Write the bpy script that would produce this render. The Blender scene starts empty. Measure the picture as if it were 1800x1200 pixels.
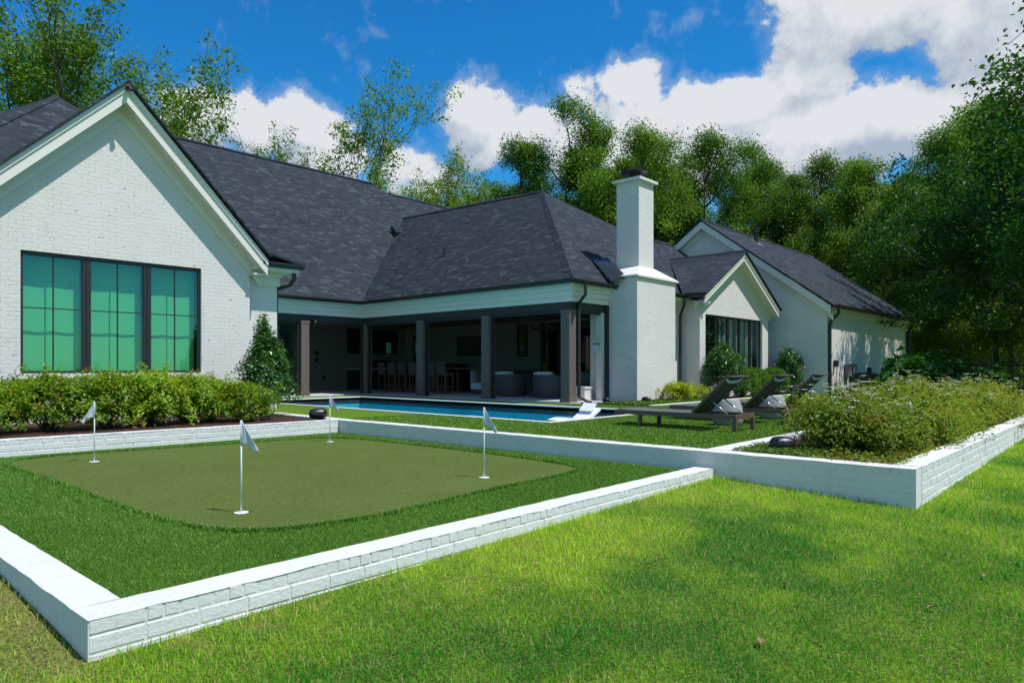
import bpy, math, random
import numpy as np
from mathutils import Vector, Matrix
random.seed(7); rng = np.random.default_rng(7)
R = math.radians
SC = bpy.context.scene
COL = SC.collection
# ------------------------------------------------------------------ camera
H = 1.6
YAW = math.atan2(1100, 1207)
cd = bpy.data.cameras.new('camera'); cam = bpy.data.objects.new('camera', cd); COL.objects.link(cam)
cd.sensor_width = 36; cd.lens = 36 * 1207 / 1800; cd.shift_y = 45 / 1800
cd.clip_start = .05; cd.clip_end = 3000
cam.location = (0, 0, H); cam.rotation_euler = (R(90), 0, YAW - R(90))
SC.camera = cam
# ------------------------------------------------------------------ light
SUN_EL, SUN_AZ = R(62), R(17)
to_sun = Vector((math.sin(SUN_AZ) * math.cos(SUN_EL), -math.cos(SUN_AZ) * math.cos(SUN_EL), math.sin(SUN_EL)))
sl = bpy.data.lights.new('sun', 'SUN'); sl.energy = 5.0; sl.angle = R(.5); sl.color = (1, .965, .91)
so = bpy.data.objects.new('sun', sl); COL.objects.link(so)
so.rotation_euler = to_sun.to_track_quat('Z', 'Y').to_euler(); so.location = (0, 0, 40)
SC.view_settings.view_transform = 'Standard'; SC.view_settings.look = 'None'
SC.view_settings.exposure = 0.0; SC.view_settings.gamma = 1
# ------------------------------------------------------------------ node helpers
class NT:
    def __init__(s, tree): s.t = tree; s.n = tree.nodes; s.l = tree.links
    def new(s, typ, **kw):
        n = s.n.new(typ)
        for k, v in kw.items(): setattr(n, k, v)
        return n
    def put(s, sock, v):
        if v is None: return
        if isinstance(v, bpy.types.NodeSocket): s.l.new(v, sock)
        else: sock.default_value = v
    def math(s, op, a, b=None, c=None, clamp=False):
        n = s.new('ShaderNodeMath', operation=op); n.use_clamp = clamp
        for i, v in enumerate((a, b, c)): s.put(n.inputs[i], v)
        return n.outputs[0]
    def vmath(s, op, a, b=None, out=0):
        n = s.new('ShaderNodeVectorMath', operation=op); s.put(n.inputs[0], a)
        if b is not None: s.put(n.inputs[1], b)
        return n.outputs[out]
    def mix(s, f, a, b, mode='MIX'):
        n = s.new('ShaderNodeMix', data_type='RGBA', blend_type=mode)
        s.put(n.inputs[0], f); s.put(n.inputs[6], a); s.put(n.inputs[7], b); return n.outputs[2]
    def rng(s, v, a, b, c=0., d=1., smooth=False):
        n = s.new('ShaderNodeMapRange'); n.interpolation_type = 'SMOOTHSTEP' if smooth else 'LINEAR'
        for i, x in enumerate((v, a, b, c, d)): s.put(n.inputs[i], x)
        return n.outputs[0]
    def noise(s, vec, scale, detail=4, rough=.55, dist=0., out=0):
        n = s.new('ShaderNodeTexNoise'); s.put(n.inputs['Vector'], vec)
        n.inputs['Scale'].default_value = scale; n.inputs['Detail'].default_value = detail
        n.inputs['Roughness'].default_value = rough; n.inputs['Distortion'].default_value = dist
        return n.outputs[out]
# ------------------------------------------------------------------ sky
w = bpy.data.worlds.new('World'); SC.world = w; w.use_nodes = True
W = NT(w.node_tree); W.n.clear()
tc = W.new('ShaderNodeTexCoord'); D = W.vmath('NORMALIZE', tc.outputs['Generated'])
sky = W.new('ShaderNodeTexSky', sky_type='NISHITA'); sky.sun_disc = False
sky.sun_elevation = SUN_EL; sky.sun_rotation = math.pi - SUN_AZ; sky.altitude = 200
sky.air_density = 1.0; sky.dust_density = .35; sky.ozone_density = 2.5
hs = W.new('ShaderNodeHueSaturation'); hs.inputs['Saturation'].default_value = 1.35; hs.inputs['Value'].default_value = .95
W.l.new(sky.outputs[0], hs.inputs['Color'])
skyc = W.mix(1., hs.outputs[0], (.32, 1.0, 1.14, 1), 'MULTIPLY')
def blob(vec, c, r, zk=1.6):
    d = W.vmath('MULTIPLY', W.vmath('SUBTRACT', vec, c), (1, 1, zk))
    return W.rng(W.vmath('LENGTH', d, out=1), r, 0., 0., 1., True)
BL = [((0.872, 0.249, 0.421), 0.1, 1.3, 1.0), ((0.893, 0.194, 0.406), 0.11, 1.5, 1.1), ((0.919, 0.121, 0.375), 0.12, 1.2, 1.1), ((0.943, 0.098, 0.319), 0.11, 1.3, 1.1), ((0.885, 0.292, 0.363), 0.09, 1.6, 1.0), ((0.872, 0.358, 0.334), 0.1, 1.8, 1.1), ((0.839, 0.437, 0.326), 0.11, 1.9, 1.1), ((0.789, 0.511, 0.342), 0.09, 1.8, 0.9), ((0.919, 0.243, 0.311), 0.13, 1.7, 1.25), ((0.942, 0.157, 0.296), 0.12, 1.7, 1.2), ((0.902, 0.326, 0.283), 0.13, 1.6, 1.2), ((0.855, 0.437, 0.28), 0.14, 1.8, 1.0), ((0.778, 0.55, 0.302), 0.12, 2, 1.0), ((0.668, 0.661, 0.342), 0.075, 1.7, 1.25), ((0.7, 0.638, 0.322), 0.085, 1.8, 1.2), ((0.385, 0.868, 0.313), 0.07, 1.6, 0.75), ((0.435, 0.846, 0.31), 0.08, 1.8, 1.15), ((0.482, 0.815, 0.322), 0.08, 1.5, 1.25), ((0.508, 0.815, 0.279), 0.1, 1.8, 1.0), ((0.359, 0.889, 0.283), 0.07, 2.0, 0.8), ((0.609, 0.748, 0.265), 0.12, 2.2, 0.75), ((0.778, 0.504, 0.375), 0.05, 1.4, 0.8), ((-.5, -.75, .4), .45, 1.4, 1.2), ((-.75, .3, .45), .40, 1.2, 1.1), ((.1, -.9, .45), .28, 1.4, 1.)]  # last entries: unseen clouds behind the camera, added as neutral fill light
def density(vec):
    acc = None
    wr = W.vmath('MULTIPLY', W.vmath('SUBTRACT', W.noise(vec, 6., 3, .6, out=1), (.5, .5, .5)), (.10, .10, .10))
    wv = W.vmath('ADD', vec, wr)
    for c, r, zk, a in BL:
        b = W.math('MULTIPLY', blob(wv, c, r * 1.45, zk), a)
        acc = b if acc is None else W.math('MAXIMUM', acc, b)
    acc = W.math('SUBTRACT', acc, W.math('MULTIPLY', blob(wv, (.917, .205, .352), .12, 2.2), .62))
    n1 = W.noise(vec, 10., 9, .62, .3); n2 = W.noise(vec, 32., 6, .62)
    s = W.math('ADD', W.math('MULTIPLY', W.math('SUBTRACT', n1, .5), 1.5), W.math('MULTIPLY', W.math('SUBTRACT', n2, .5), .85))
    return W.math('ADD', acc, s), s
dn, sn = density(D)
off = W.vmath('ADD', D, (.014, -.02, .035))
dn2, sn2 = density(off)
cov = W.rng(dn, .34, .60, 0., 1., True)
thin = W.math('MULTIPLY', W.rng(dn, .08, .45, 0., 1., True), .2)
cov = W.math('MAXIMUM', cov, thin)
lit = W.rng(W.math('SUBTRACT', dn, dn2), -.42, .50, 0., 1.)
core = W.rng(dn, .75, 1.5, 0., 1., True)
shade = W.math('SUBTRACT', W.math('ADD', .24, W.math('MULTIPLY', lit, 1.05)), W.math('MULTIPLY', core, .22), clamp=True)
ccol = W.mix(shade, (.30, .41, .56, 1), (.82, .85, .89, 1))
bgs = W.new('ShaderNodeBackground'); W.l.new(skyc, bgs.inputs[0]); bgs.inputs[1].default_value = .148
bgc = W.new('ShaderNodeBackground'); W.l.new(ccol, bgc.inputs[0]); bgc.inputs[1].default_value = .92
ms = W.new('ShaderNodeMixShader'); W.l.new(cov, ms.inputs[0]); W.l.new(bgs.outputs[0], ms.inputs[1]); W.l.new(bgc.outputs[0], ms.inputs[2])
wo = W.new('ShaderNodeOutputWorld'); W.l.new(ms.outputs[0], wo.inputs[0])

# ------------------------------------------------------------------ materials
def mat(name):
    m = bpy.data.materials.new(name); m.use_nodes = True
    t = NT(m.node_tree); t.n.clear()
    return m, t
def finish(t, sh):
    o = t.new('ShaderNodeOutputMaterial'); t.l.new(sh, o.inputs[0])
def principled(t, col, rough=.6, bump=None, metal=0., spec=.5, dist=.01, strength=1.):
    p = t.new('ShaderNodeBsdfPrincipled')
    t.put(p.inputs['Base Color'], col); t.put(p.inputs['Roughness'], rough); t.put(p.inputs['Metallic'], metal)
    p.inputs['Specular IOR Level'].default_value = spec
    if bump is not None:
        b = t.new('ShaderNodeBump'); b.inputs['Distance'].default_value = dist; b.inputs['Strength'].default_value = strength
        t.l.new(bump, b.inputs['Height']); t.l.new(b.outputs[0], p.inputs['Normal'])
    return p.outputs[0]
def simple(name, col, rough=.6, var=.12, scale=6., metal=0., spec=.5, bump=.002, bscale=60.):
    m, t = mat(name)
    c = t.new('ShaderNodeTexCoord').outputs['Object']
    n = t.noise(c, scale, 5)
    a = tuple(min(1, x * (1 - var)) for x in col) + (1,); b = tuple(min(1, x * (1 + var)) for x in col) + (1,)
    finish(t, principled(t, t.mix(n, a, b), rough, t.noise(c, bscale, 3), metal, spec, bump)); return m
def uvnode(t): return t.new('ShaderNodeUVMap').outputs[0]

def brick_mat(name, bump=.015, pits=True, col=(.69, .66, .635)):
    m, t = mat(name); uv = uvnode(t)
    wv = t.vmath('ADD', uv, t.vmath('MULTIPLY', t.noise(uv, 5, 3, out=1), (.012, .012, .012)))
    # keep only a slight wobble of the joints
    b = t.new('ShaderNodeTexBrick'); t.l.new(wv, b.inputs['Vector'])
    b.inputs['Scale'].default_value = 1; b.inputs['Brick Width'].default_value = .27; b.inputs['Row Height'].default_value = .092
    b.inputs['Mortar Size'].default_value = .006; b.inputs['Mortar Smooth'].default_value = .8
    b.inputs['Color1'].default_value = (0, 0, 0, 1); b.inputs['Color2'].default_value = (1, 1, 1, 1); b.inputs['Mortar'].default_value = (.5, .5, .5, 1)
    fade = t.rng(t.noise(uv, 2.6, 6, .7), .36, .64, .0, 1.)
    mort = t.math('MULTIPLY', b.outputs['Fac'], fade)
    h = t.math('MULTIPLY', mort, -.60)
    h = t.math('ADD', h, t.math('MULTIPLY', b.outputs['Color'], .20))
    h = t.math('ADD', h, t.math('MULTIPLY', t.noise(uv, 22, 7, .72), 1.15))
    if pits:
        v = t.new('ShaderNodeTexVoronoi'); t.l.new(uv, v.inputs['Vector']); v.inputs['Scale'].default_value = 7.5
        rad = t.rng(v.outputs['Color'], .55, 1., .0, .22)
        pit = t.rng(t.math('SUBTRACT', v.outputs['Distance'], rad), -.03, .03, 1., 0.)
        pit = t.math('MULTIPLY', pit, t.rng(t.noise(uv, 30, 3), .40, .5))
        h = t.math('SUBTRACT', h, t.math('MULTIPLY', pit, 3.2))
    n = t.noise(uv, .7, 6, .6)
    a = tuple(x * .93 for x in col) + (1,); c2 = tuple(min(1, x * 1.04) for x in col) + (1,)
    c = t.mix(n, a, c2)
    sp = t.rng(t.noise(uv, 45, 4, .7), .62, .74)
    c = t.mix(t.math('MULTIPLY', sp, .25), c, tuple(x * .62 for x in col) + (1,))
    ob = t.new('ShaderNodeTexCoord').outputs['Object']
    stv = t.rng(t.noise(t.vmath('MULTIPLY', ob, (5, 5, .35)), 1.4, 6, .7), .58, .80)
    c = t.mix(t.math('MULTIPLY', stv, .16), c, (.38, .38, .34, 1))
    finish(t, principled(t, c, .75, h, 0, .25, bump)); return m
M = {}
M['brick'] = brick_mat('painted_brick')
def block_paint():
    m, t = mat('painted_wall'); uv = uvnode(t); ob = t.new('ShaderNodeTexCoord').outputs['Object']
    n = t.noise(ob, 1.6, 6, .65); c = t.mix(n, (.60, .59, .575, 1), (.71, .695, .68, 1))
    st = t.rng(t.noise(t.vmath('MULTIPLY', ob, (9, 9, 1.2)), 1.3, 5, .7), .60, .8)
    c = t.mix(t.math('MULTIPLY', st, .45), c, (.40, .42, .36, 1))
    h = t.math('ADD', t.noise(ob, 38, 6, .7), t.math('MULTIPLY', t.noise(ob, 9, 4), .8))
    finish(t, principled(t, c, .75, h, 0, .25, .007)); return m
M['block'] = block_paint()
M['trim'] = simple('white_trim', (.70, .67, .62), .55, .04, 2, spec=.3)
M['dark_metal'] = simple('dark_bronze', (.021, .019, .018), .42, .2, 4)
M['gutter'] = simple('gutter_black', (.016, .016, .017), .38, .2, 3)
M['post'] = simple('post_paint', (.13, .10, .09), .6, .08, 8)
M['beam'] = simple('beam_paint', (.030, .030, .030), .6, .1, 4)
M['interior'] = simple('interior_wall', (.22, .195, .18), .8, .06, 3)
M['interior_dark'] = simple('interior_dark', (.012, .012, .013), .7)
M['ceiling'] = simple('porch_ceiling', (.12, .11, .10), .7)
M['concrete'] = simple('concrete', (.50, .52, .53), .85, .10, 3, bump=.003)
M['stone_seat'] = simple('stool_concrete', (.30, .30, .29), .9, .15, 5, bump=.006, bscale=25)
M['mulch'] = None
def mulch():
    m, t = mat('mulch'); ob = t.new('ShaderNodeTexCoord').outputs['Object']
    n = t.noise(ob, 22, 6, .75); c = t.mix(t.rng(n, .35, .7), (.022, .011, .008, 1), (.13, .062, .045, 1))
    finish(t, principled(t, c, .95, n, 0, .2, .05)); return m
M['mulch'] = mulch()
def shingle():
    m, t = mat('shingle'); uv = uvnode(t)
    def bk(wd, off, seed):
        b = t.new('ShaderNodeTexBrick'); t.l.new(t.vmath('ADD', uv, (seed, 0, 0)), b.inputs['Vector'])
        b.offset = off; b.offset_frequency = 2
        b.inputs['Scale'].default_value = 1; b.inputs['Brick Width'].default_value = wd; b.inputs['Row Height'].default_value = .125
        b.inputs['Mortar Size'].default_value = .004; b.inputs['Mortar Smooth'].default_value = .2; b.inputs['Bias'].default_value = 0
        b.inputs['Color1'].default_value = (0, 0, 0, 1); b.inputs['Color2'].default_value = (1, 1, 1, 1); b.inputs['Mortar'].default_value = (0, 0, 0, 1)
        return b
    b1 = bk(.38, .37, 0.); b2 = bk(.27, .61, 3.3)
    tone = t.math('MULTIPLY', t.math('ADD', b1.outputs['Color'], b2.outputs['Color']), .5)
    hi = t.rng(tone, .70, .86)
    n = t.noise(uv, .45, 5, .6)
    c = t.mix(tone, (.0105, .0150, .022, 1), (.039, .053, .071, 1))
    c = t.mix(t.math('MULTIPLY', hi, .5), c, (.095, .12, .14, 1))
    c = t.mix(t.rng(n, .3, .8, 0., .35), c, (.05, .052, .055, 1))
    g = t.noise(uv, 160, 2, .7); c = t.mix(t.math('MULTIPLY', g, .5), c, t.mix(.5, c, (.0, .0, .0, 1)))
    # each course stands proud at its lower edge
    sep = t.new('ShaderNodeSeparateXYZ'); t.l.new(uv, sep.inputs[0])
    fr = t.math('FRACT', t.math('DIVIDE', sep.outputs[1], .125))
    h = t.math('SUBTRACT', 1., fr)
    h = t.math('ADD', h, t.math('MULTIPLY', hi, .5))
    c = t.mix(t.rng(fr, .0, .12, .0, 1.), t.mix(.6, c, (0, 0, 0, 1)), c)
    finish(t, principled(t, c, .85, h, 0, .25, .012)); return m
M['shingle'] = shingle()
def schlick(t, f0, boost=1.):
    g = t.new('ShaderNodeNewGeometry'); c = t.math('ABSOLUTE', t.vmath('DOT_PRODUCT', g.outputs['Normal'], g.outputs['Incoming'], out=1))
    p = t.math('POWER', t.math('SUBTRACT', 1., c, clamp=True), 5.)
    return t.math('ADD', f0, t.math('MULTIPLY', p, (1 - f0) * boost), clamp=True)
def glass(name, tint, gl=(.9, 1, .95, 1), ior=1.5):
    m, t = mat(name)
    tr = t.new('ShaderNodeBsdfTransparent'); tr.inputs[0].default_value = tint
    g = t.new('ShaderNodeBsdfGlossy'); g.inputs['Roughness'].default_value = .01; g.inputs[0].default_value = gl
    f = schlick(t, ((ior - 1) / (ior + 1)) ** 2 * 2.6)
    mx = t.new('ShaderNodeMixShader'); t.l.new(f, mx.inputs[0]); t.l.new(tr.outputs[0], mx.inputs[1]); t.l.new(g.outputs[0], mx.inputs[2])
    finish(t, mx.outputs[0]); return m
M['glass_green'] = glass('green_tinted_glass', (.60, .96, .78, 1), ior=1.5)
M['glass'] = glass('window_glass', (.55, .66, .62, 1), ior=1.7)
M['glass_dark'] = glass('dark_glass', (.25, .3, .28, 1), ior=1.7)
M['shade'] = simple('roller_blind', (.165, .385, .215), .8, .05, 1)
M['curtain'] = simple('curtain', (.40, .52, .48), .9, .1, 3)
def water():
    m, t = mat('pool_water'); ob = t.new('ShaderNodeTexCoord').outputs['Object']
    h = t.math('ADD', t.noise(ob, 2.2, 4, .55, .6), t.math('MULTIPLY', t.noise(ob, 9, 3), .25))
    b = t.new('ShaderNodeBump'); b.inputs['Distance'].default_value = .025; t.l.new(h, b.inputs['Height'])
    tr = t.new('ShaderNodeBsdfTransparent'); tr.inputs[0].default_value = (.45, .93, .98, 1)
    g = t.new('ShaderNodeBsdfGlossy'); g.inputs['Roughness'].default_value = .02; t.l.new(b.outputs[0], g.inputs['Normal'])
    f = schlick(t, .015, .42)
    mx = t.new('ShaderNodeMixShader'); t.l.new(f, mx.inputs[0]); t.l.new(tr.outputs[0], mx.inputs[1]); t.l.new(g.outputs[0], mx.inputs[2])
    finish(t, mx.outputs[0]); return m
M['water'] = water()
M['pool'] = simple('pool_plaster', (.10, .50, .60), .7, .15, 2)
M['pool_tile'] = simple('pool_tile', (.02, .05, .08), .3, .5, 25)
M['black_plastic'] = simple('black_plastic', (.012, .012, .013), .35, .1, 5)
M['lounge_frame'] = simple('lounger_frame', (.105, .075, .058), .45, .1, 5)
M['sling'] = simple('sling_fabric', (.045, .042, .040), .75, .15, 40, bump=.002, bscale=300)
M['sling_pale'] = simple('sling_seat_fabric', (.10, .11, .12), .6, .1, 30, bump=.002, bscale=300)
M['steel'] = simple('steel', (.6, .6, .62), .3, .05, 5, metal=.9)
M['flag'] = None
def flagmat():
    m, t = mat('flag_cloth'); ob = t.new('ShaderNodeTexCoord').outputs['Object']
    n = t.noise(ob, 40, 4); c = t.mix(n, (.62, .65, .68, 1), (.76, .78, .80, 1))
    d = t.new('ShaderNodeBsdfDiffuse'); t.l.new(c, d.inputs[0]); r = t.new('ShaderNodeBsdfTranslucent'); t.l.new(c, r.inputs[0])
    mx = t.new('ShaderNodeMixShader'); mx.inputs[0].default_value = .35; t.l.new(d.outputs[0], mx.inputs[1]); t.l.new(r.outputs[0], mx.inputs[2])
    finish(t, mx.outputs[0]); return m
M['flag'] = flagmat()
M['white_plastic'] = simple('white_plastic', (.72, .74, .74), .4, .03, 5)
M['cushion'] = simple('cushion', (.52, .55, .60), .9, .05, 8)
M['wicker'] = simple('wicker', (.075, .075, .08), .75, .3, 40, bump=.01, bscale=70)
M['wood'] = simple('wood', (.16, .075, .04), .6, .2, 8)
M['sofa'] = simple('sofa_fabric', (.30, .29, .28), .9, .06, 8)
M['picture'] = simple('picture_print', (.05, .045, .045), .6, .9, 5)
M['utility'] = simple('utility_tan', (.17, .16, .14), .6, .1, 4)
M['terracotta'] = simple('dead_leaf', (.27, .15, .08), .8, .3, 30)
M['bark'] = simple('bark', (.062, .050, .040), .9, .35, 4, bump=.03, bscale=14)
M['bark_pale'] = simple('pale_bark', (.12, .10, .08), .9, .35, 4, bump=.02, bscale=14)
M['stem'] = simple('stem', (.07, .045, .03), .8, .2, 6)
M['petal'] = simple('petal_white', (.72, .70, .64), .7, .06, 20)
M['petal_pink'] = simple('petal_pink', (.70, .30, .32), .7, .1, 20)

def leafmat(name, c0, c1, c2=None, trans=.35, gloss=.12, nscale=.25, rough=.42):
    """per-leaf 'var' attribute picks the hue of a leaf"""
    m, t = mat(name)
    a = t.new('ShaderNodeAttribute'); a.attribute_name = 'var'
    oi = t.new('ShaderNodeObjectInfo')
    ob = t.new('ShaderNodeTexCoord').outputs['Object']
    n = t.noise(ob, nscale, 3)
    f = t.math('ADD', t.math('MULTIPLY', a.outputs['Fac'], .7), t.math('MULTIPLY', t.math('SUBTRACT', n, .3), .75), clamp=True)
    c = t.mix(f, c0 + (1,), c1 + (1,))
    if c2: c = t.mix(t.rng(a.outputs['Fac'], .84, .93), c, c2 + (1,))
    h = t.new('ShaderNodeHueSaturation'); t.l.new(c, h.inputs['Color'])
    t.put(h.inputs['Value'], t.rng(oi.outputs['Random'], 0, 1, .82, 1.18)); t.put(h.inputs['Hue'], t.rng(oi.outputs['Random'], 0, 1, .508, .492))
    c = h.outputs[0]
    d = t.new('ShaderNodeBsdfDiffuse'); t.l.new(c, d.inputs[0])
    r = t.new('ShaderNodeBsdfTranslucent'); t.l.new(t.mix(1., c, (1.25, 1.35, .55, 1), 'MULTIPLY'), r.inputs[0])
    g = t.new('ShaderNodeBsdfGlossy'); g.inputs['Roughness'].default_value = rough; g.inputs[0].default_value = (.8, .9, .85, 1)
    mx = t.new('ShaderNodeMixShader'); mx.inputs[0].default_value = trans; t.l.new(d.outputs[0], mx.inputs[1]); t.l.new(r.outputs[0], mx.inputs[2])
    m2 = t.new('ShaderNodeMixShader'); m2.inputs[0].default_value = gloss * .45; t.l.new(mx.outputs[0], m2.inputs[1]); t.l.new(g.outputs[0], m2.inputs[2])
    finish(t, m2.outputs[0]); return m
M['leaf_tall'] = leafmat('leaf_tall', (.075, .150, .018), (.20, .31, .036), trans=.4, gloss=.03)
M['leaf_wood'] = leafmat('leaf_wood', (.055, .140, .020), (.21, .33, .040), trans=.30, gloss=.035)
M['leaf_oak'] = leafmat('leaf_oak', (.028, .090, .020), (.075, .175, .030), trans=.33, gloss=.03)
M['leaf_azalea'] = leafmat('leaf_azalea', (.095, .20, .012), (.31, .45, .020), (.36, .16, .03), .38, .06, 1.2)
M['leaf_rose'] = leafmat('leaf_rose', (.085, .165, .016), (.31, .37, .042), (.30, .13, .05), .40, .03, 1.0)
M['leaf_holly'] = leafmat('leaf_holly', (.025, .085, .016), (.075, .18, .028), None, .25, .10, 1.5, .3)
M['leaf_box'] = leafmat('leaf_box', (.035, .105, .008), (.095, .215, .012), None, .3, .04, 2)
M['leaf_bright'] = leafmat('leaf_bright', (.14, .21, .010), (.36, .42, .02), None, .38, .05, 2)
M['leaf_fig'] = leafmat('leaf_fig', (.02, .085, .015), (.055, .155, .025), None, .3, .05, 2)
M['leaf_cover'] = leafmat('leaf_cover', (.05, .11, .015), (.13, .21, .03), None, .3, .05, 2)

def lawn_col(t, pos):
    n1 = t.noise(pos, .42, 4, .55); n2 = t.noise(t.vmath('ADD', pos, (31, 7, 0)), 1.3, 5, .6)
    sep = t.new('ShaderNodeSeparateXYZ'); t.l.new(pos, sep.inputs[0])
    g = t.rng(t.math('ADD', t.math('MULTIPLY', n1, .75), t.math('MULTIPLY', n2, .35)), .42, .70, 0., 1., True)
    # drier towards the low wall
    dry = t.rng(t.math('ADD', sep.outputs[1], t.math('MULTIPLY', n2, .8)), 3.1, 4.6, 0., 1., True)
    g = t.math('ADD', g, t.math('MULTIPLY', dry, .5), clamp=True)
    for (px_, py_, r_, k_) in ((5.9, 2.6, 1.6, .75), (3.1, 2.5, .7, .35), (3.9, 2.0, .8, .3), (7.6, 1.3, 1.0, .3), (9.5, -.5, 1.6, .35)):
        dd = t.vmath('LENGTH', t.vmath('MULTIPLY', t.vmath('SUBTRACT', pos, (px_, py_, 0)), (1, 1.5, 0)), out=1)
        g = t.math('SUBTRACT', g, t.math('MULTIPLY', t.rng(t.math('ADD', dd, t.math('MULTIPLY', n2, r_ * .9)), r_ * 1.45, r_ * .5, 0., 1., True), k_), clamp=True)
    c = t.mix(g, (.050, .29, .010, 1), (.40, .62, .028, 1))
    st = t.math('MULTIPLY', t.rng(t.noise(pos, 3.1, 5, .65), .56, .74), t.math('ADD', .12, t.math('MULTIPLY', dry, .75)))
    c = t.mix(st, c, (.60, .50, .20, 1))
    bs = t.math('MULTIPLY', t.rng(sep.outputs[0], .6, 1.05, 0., 1., True), t.rng(sep.outputs[1], 3.9, 4.5, 0., 1., True))
    bs = t.math('MULTIPLY', t.math('MULTIPLY', bs, t.rng(sep.outputs[0], 1.25, 1.3, 1., 0.)), t.rng(n2, .38, .55, .3, 1.))
    return t.mix(t.math('MULTIPLY', bs, .6), c, (.48, .36, .18, 1))
def soil():
    m, t = mat('lawn_soil'); pos = t.new('ShaderNodeNewGeometry').outputs['Position']
    c = lawn_col(t, pos); n = t.noise(pos, 45, 5, .7)
    c = t.mix(t.rng(n, .42, .62), t.mix(.8, c, (.045, .038, .014, 1)), t.mix(.35, c, (.40, .34, .12, 1)))
    finish(t, principled(t, c, .95, n, 0, .1, .04)); return m
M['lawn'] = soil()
def grassmat(name, colfn, trans=.4):
    m, t = mat(name); pos = t.new('ShaderNodeNewGeometry').outputs['Position']
    a = t.new('ShaderNodeAttribute'); a.attribute_name = 'var'
    c = colfn(t, pos, a.outputs['Fac'])
    d = t.new('ShaderNodeBsdfDiffuse'); t.l.new(c, d.inputs[0])
    r = t.new('ShaderNodeBsdfTranslucent'); t.l.new(t.mix(1., c, (1.1, 1.2, .5, 1), 'MULTIPLY'), r.inputs[0])
    mx = t.new('ShaderNodeMixShader'); mx.inputs[0].default_value = trans; t.l.new(d.outputs[0], mx.inputs[1]); t.l.new(r.outputs[0], mx.inputs[2])
    g = t.new('ShaderNodeBsdfGlossy'); g.inputs['Roughness'].default_value = .45; g.inputs[0].default_value = (.7, .8, .7, 1)
    m2 = t.new('ShaderNodeMixShader'); m2.inputs[0].default_value = .05; t.l.new(mx.outputs[0], m2.inputs[1]); t.l.new(g.outputs[0], m2.inputs[2])
    finish(t, m2.outputs[0]); return m
def gcol(t, pos, v):
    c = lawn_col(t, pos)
    c = t.mix(v, t.mix(1., c, (.66, .72, .7, 1), 'MULTIPLY'), t.mix(1., c, (1.7, 1.5, 1.3, 1), 'MULTIPLY'))
    return t.mix(t.math('MULTIPLY', t.rng(v, .88, .93), .85), c, (.56, .48, .20, 1))
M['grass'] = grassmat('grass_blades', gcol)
def tcol(t, pos, v):
    n = t.noise(pos, 1.1, 4, .6)
    c = t.mix(n, (.060, .170, .016, 1), (.14, .28, .034, 1))
    return t.mix(v, c, t.mix(1., c, (1.7, 1.45, 1.4, 1), 'MULTIPLY'))
M['turf_blades'] = grassmat('turf_blades', tcol, .25)
def turf(name, a, b, sc=60, bump=.03, streak=None):
    m, t = mat(name); pos = t.new('ShaderNodeNewGeometry').outputs['Position']
    n = t.noise(pos, sc, 4, .75); n2 = t.noise(pos, .9, 5, .6)
    f = t.math('ADD', t.math('MULTIPLY', t.rng(n, .3, .7), .65), t.math('MULTIPLY', n2, .35))
    c = t.mix(f, a + (1,), b + (1,))
    if streak:
        v = t.rng(t.noise(pos, 140, 2, .8), .66, .76); c = t.mix(t.math('MULTIPLY', v, .6), c, streak + (1,))
    finish(t, principled(t, c, .95, n, 0, .1, bump)); return m
def tcol2(t, pos, v):
    n = t.noise(pos, 1.1, 4, .6)
    c = t.mix(n, (.085, .185, .014, 1), (.150, .285, .026, 1))
    return t.mix(v, c, t.mix(1., c, (1.7, 1.4, 1.4, 1), 'MULTIPLY'))
M['terrace_blades'] = grassmat('terrace_blades', tcol2, .25)
M['fringe'] = turf('fringe_turf', (.045, .125, .012), (.13, .26, .026))
M['terrace'] = turf('terrace_turf', (.075, .16, .012), (.19, .32, .028), 38, .05)
M['green'] = turf('green_turf', (.034, .058, .010), (.150, .195, .044), 30, .014, (.30, .30, .14))
M['woods_floor'] = turf('woods_floor', (.02, .018, .01), (.06, .045, .025), 6)

# ------------------------------------------------------------------ object helpers
def setp(o, label=None, cat=None, group=None, kind=None):
    if label: o['label'] = label
    if cat: o['category'] = cat
    if group: o['group'] = group
    if kind: o['kind'] = kind
    return o
def thing(name, label, cat, loc=(0, 0, 0), rz=0, group=None, s=1.):
    o = bpy.data.objects.new(name, None); COL.objects.link(o); o.empty_display_size = .2
    o.location = loc; o.rotation_euler = (0, 0, rz); o.scale = (s, s, s) if not isinstance(s, tuple) else s
    return setp(o, label, cat, group)
def dup(root, loc, rz=0, s=1., label=None, group=None):
    r = root.copy(); COL.objects.link(r); r.location = loc; r.rotation_euler = (0, 0, rz)
    r.scale = (s, s, s) if not isinstance(s, tuple) else s
    if label: r['label'] = label
    if group: r['group'] = group
    for ch in list(root.children):
        c = ch.copy(); COL.objects.link(c); c.parent = r
        for g in list(ch.children):
            d = g.copy(); COL.objects.link(d); d.parent = c
    return r
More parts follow.
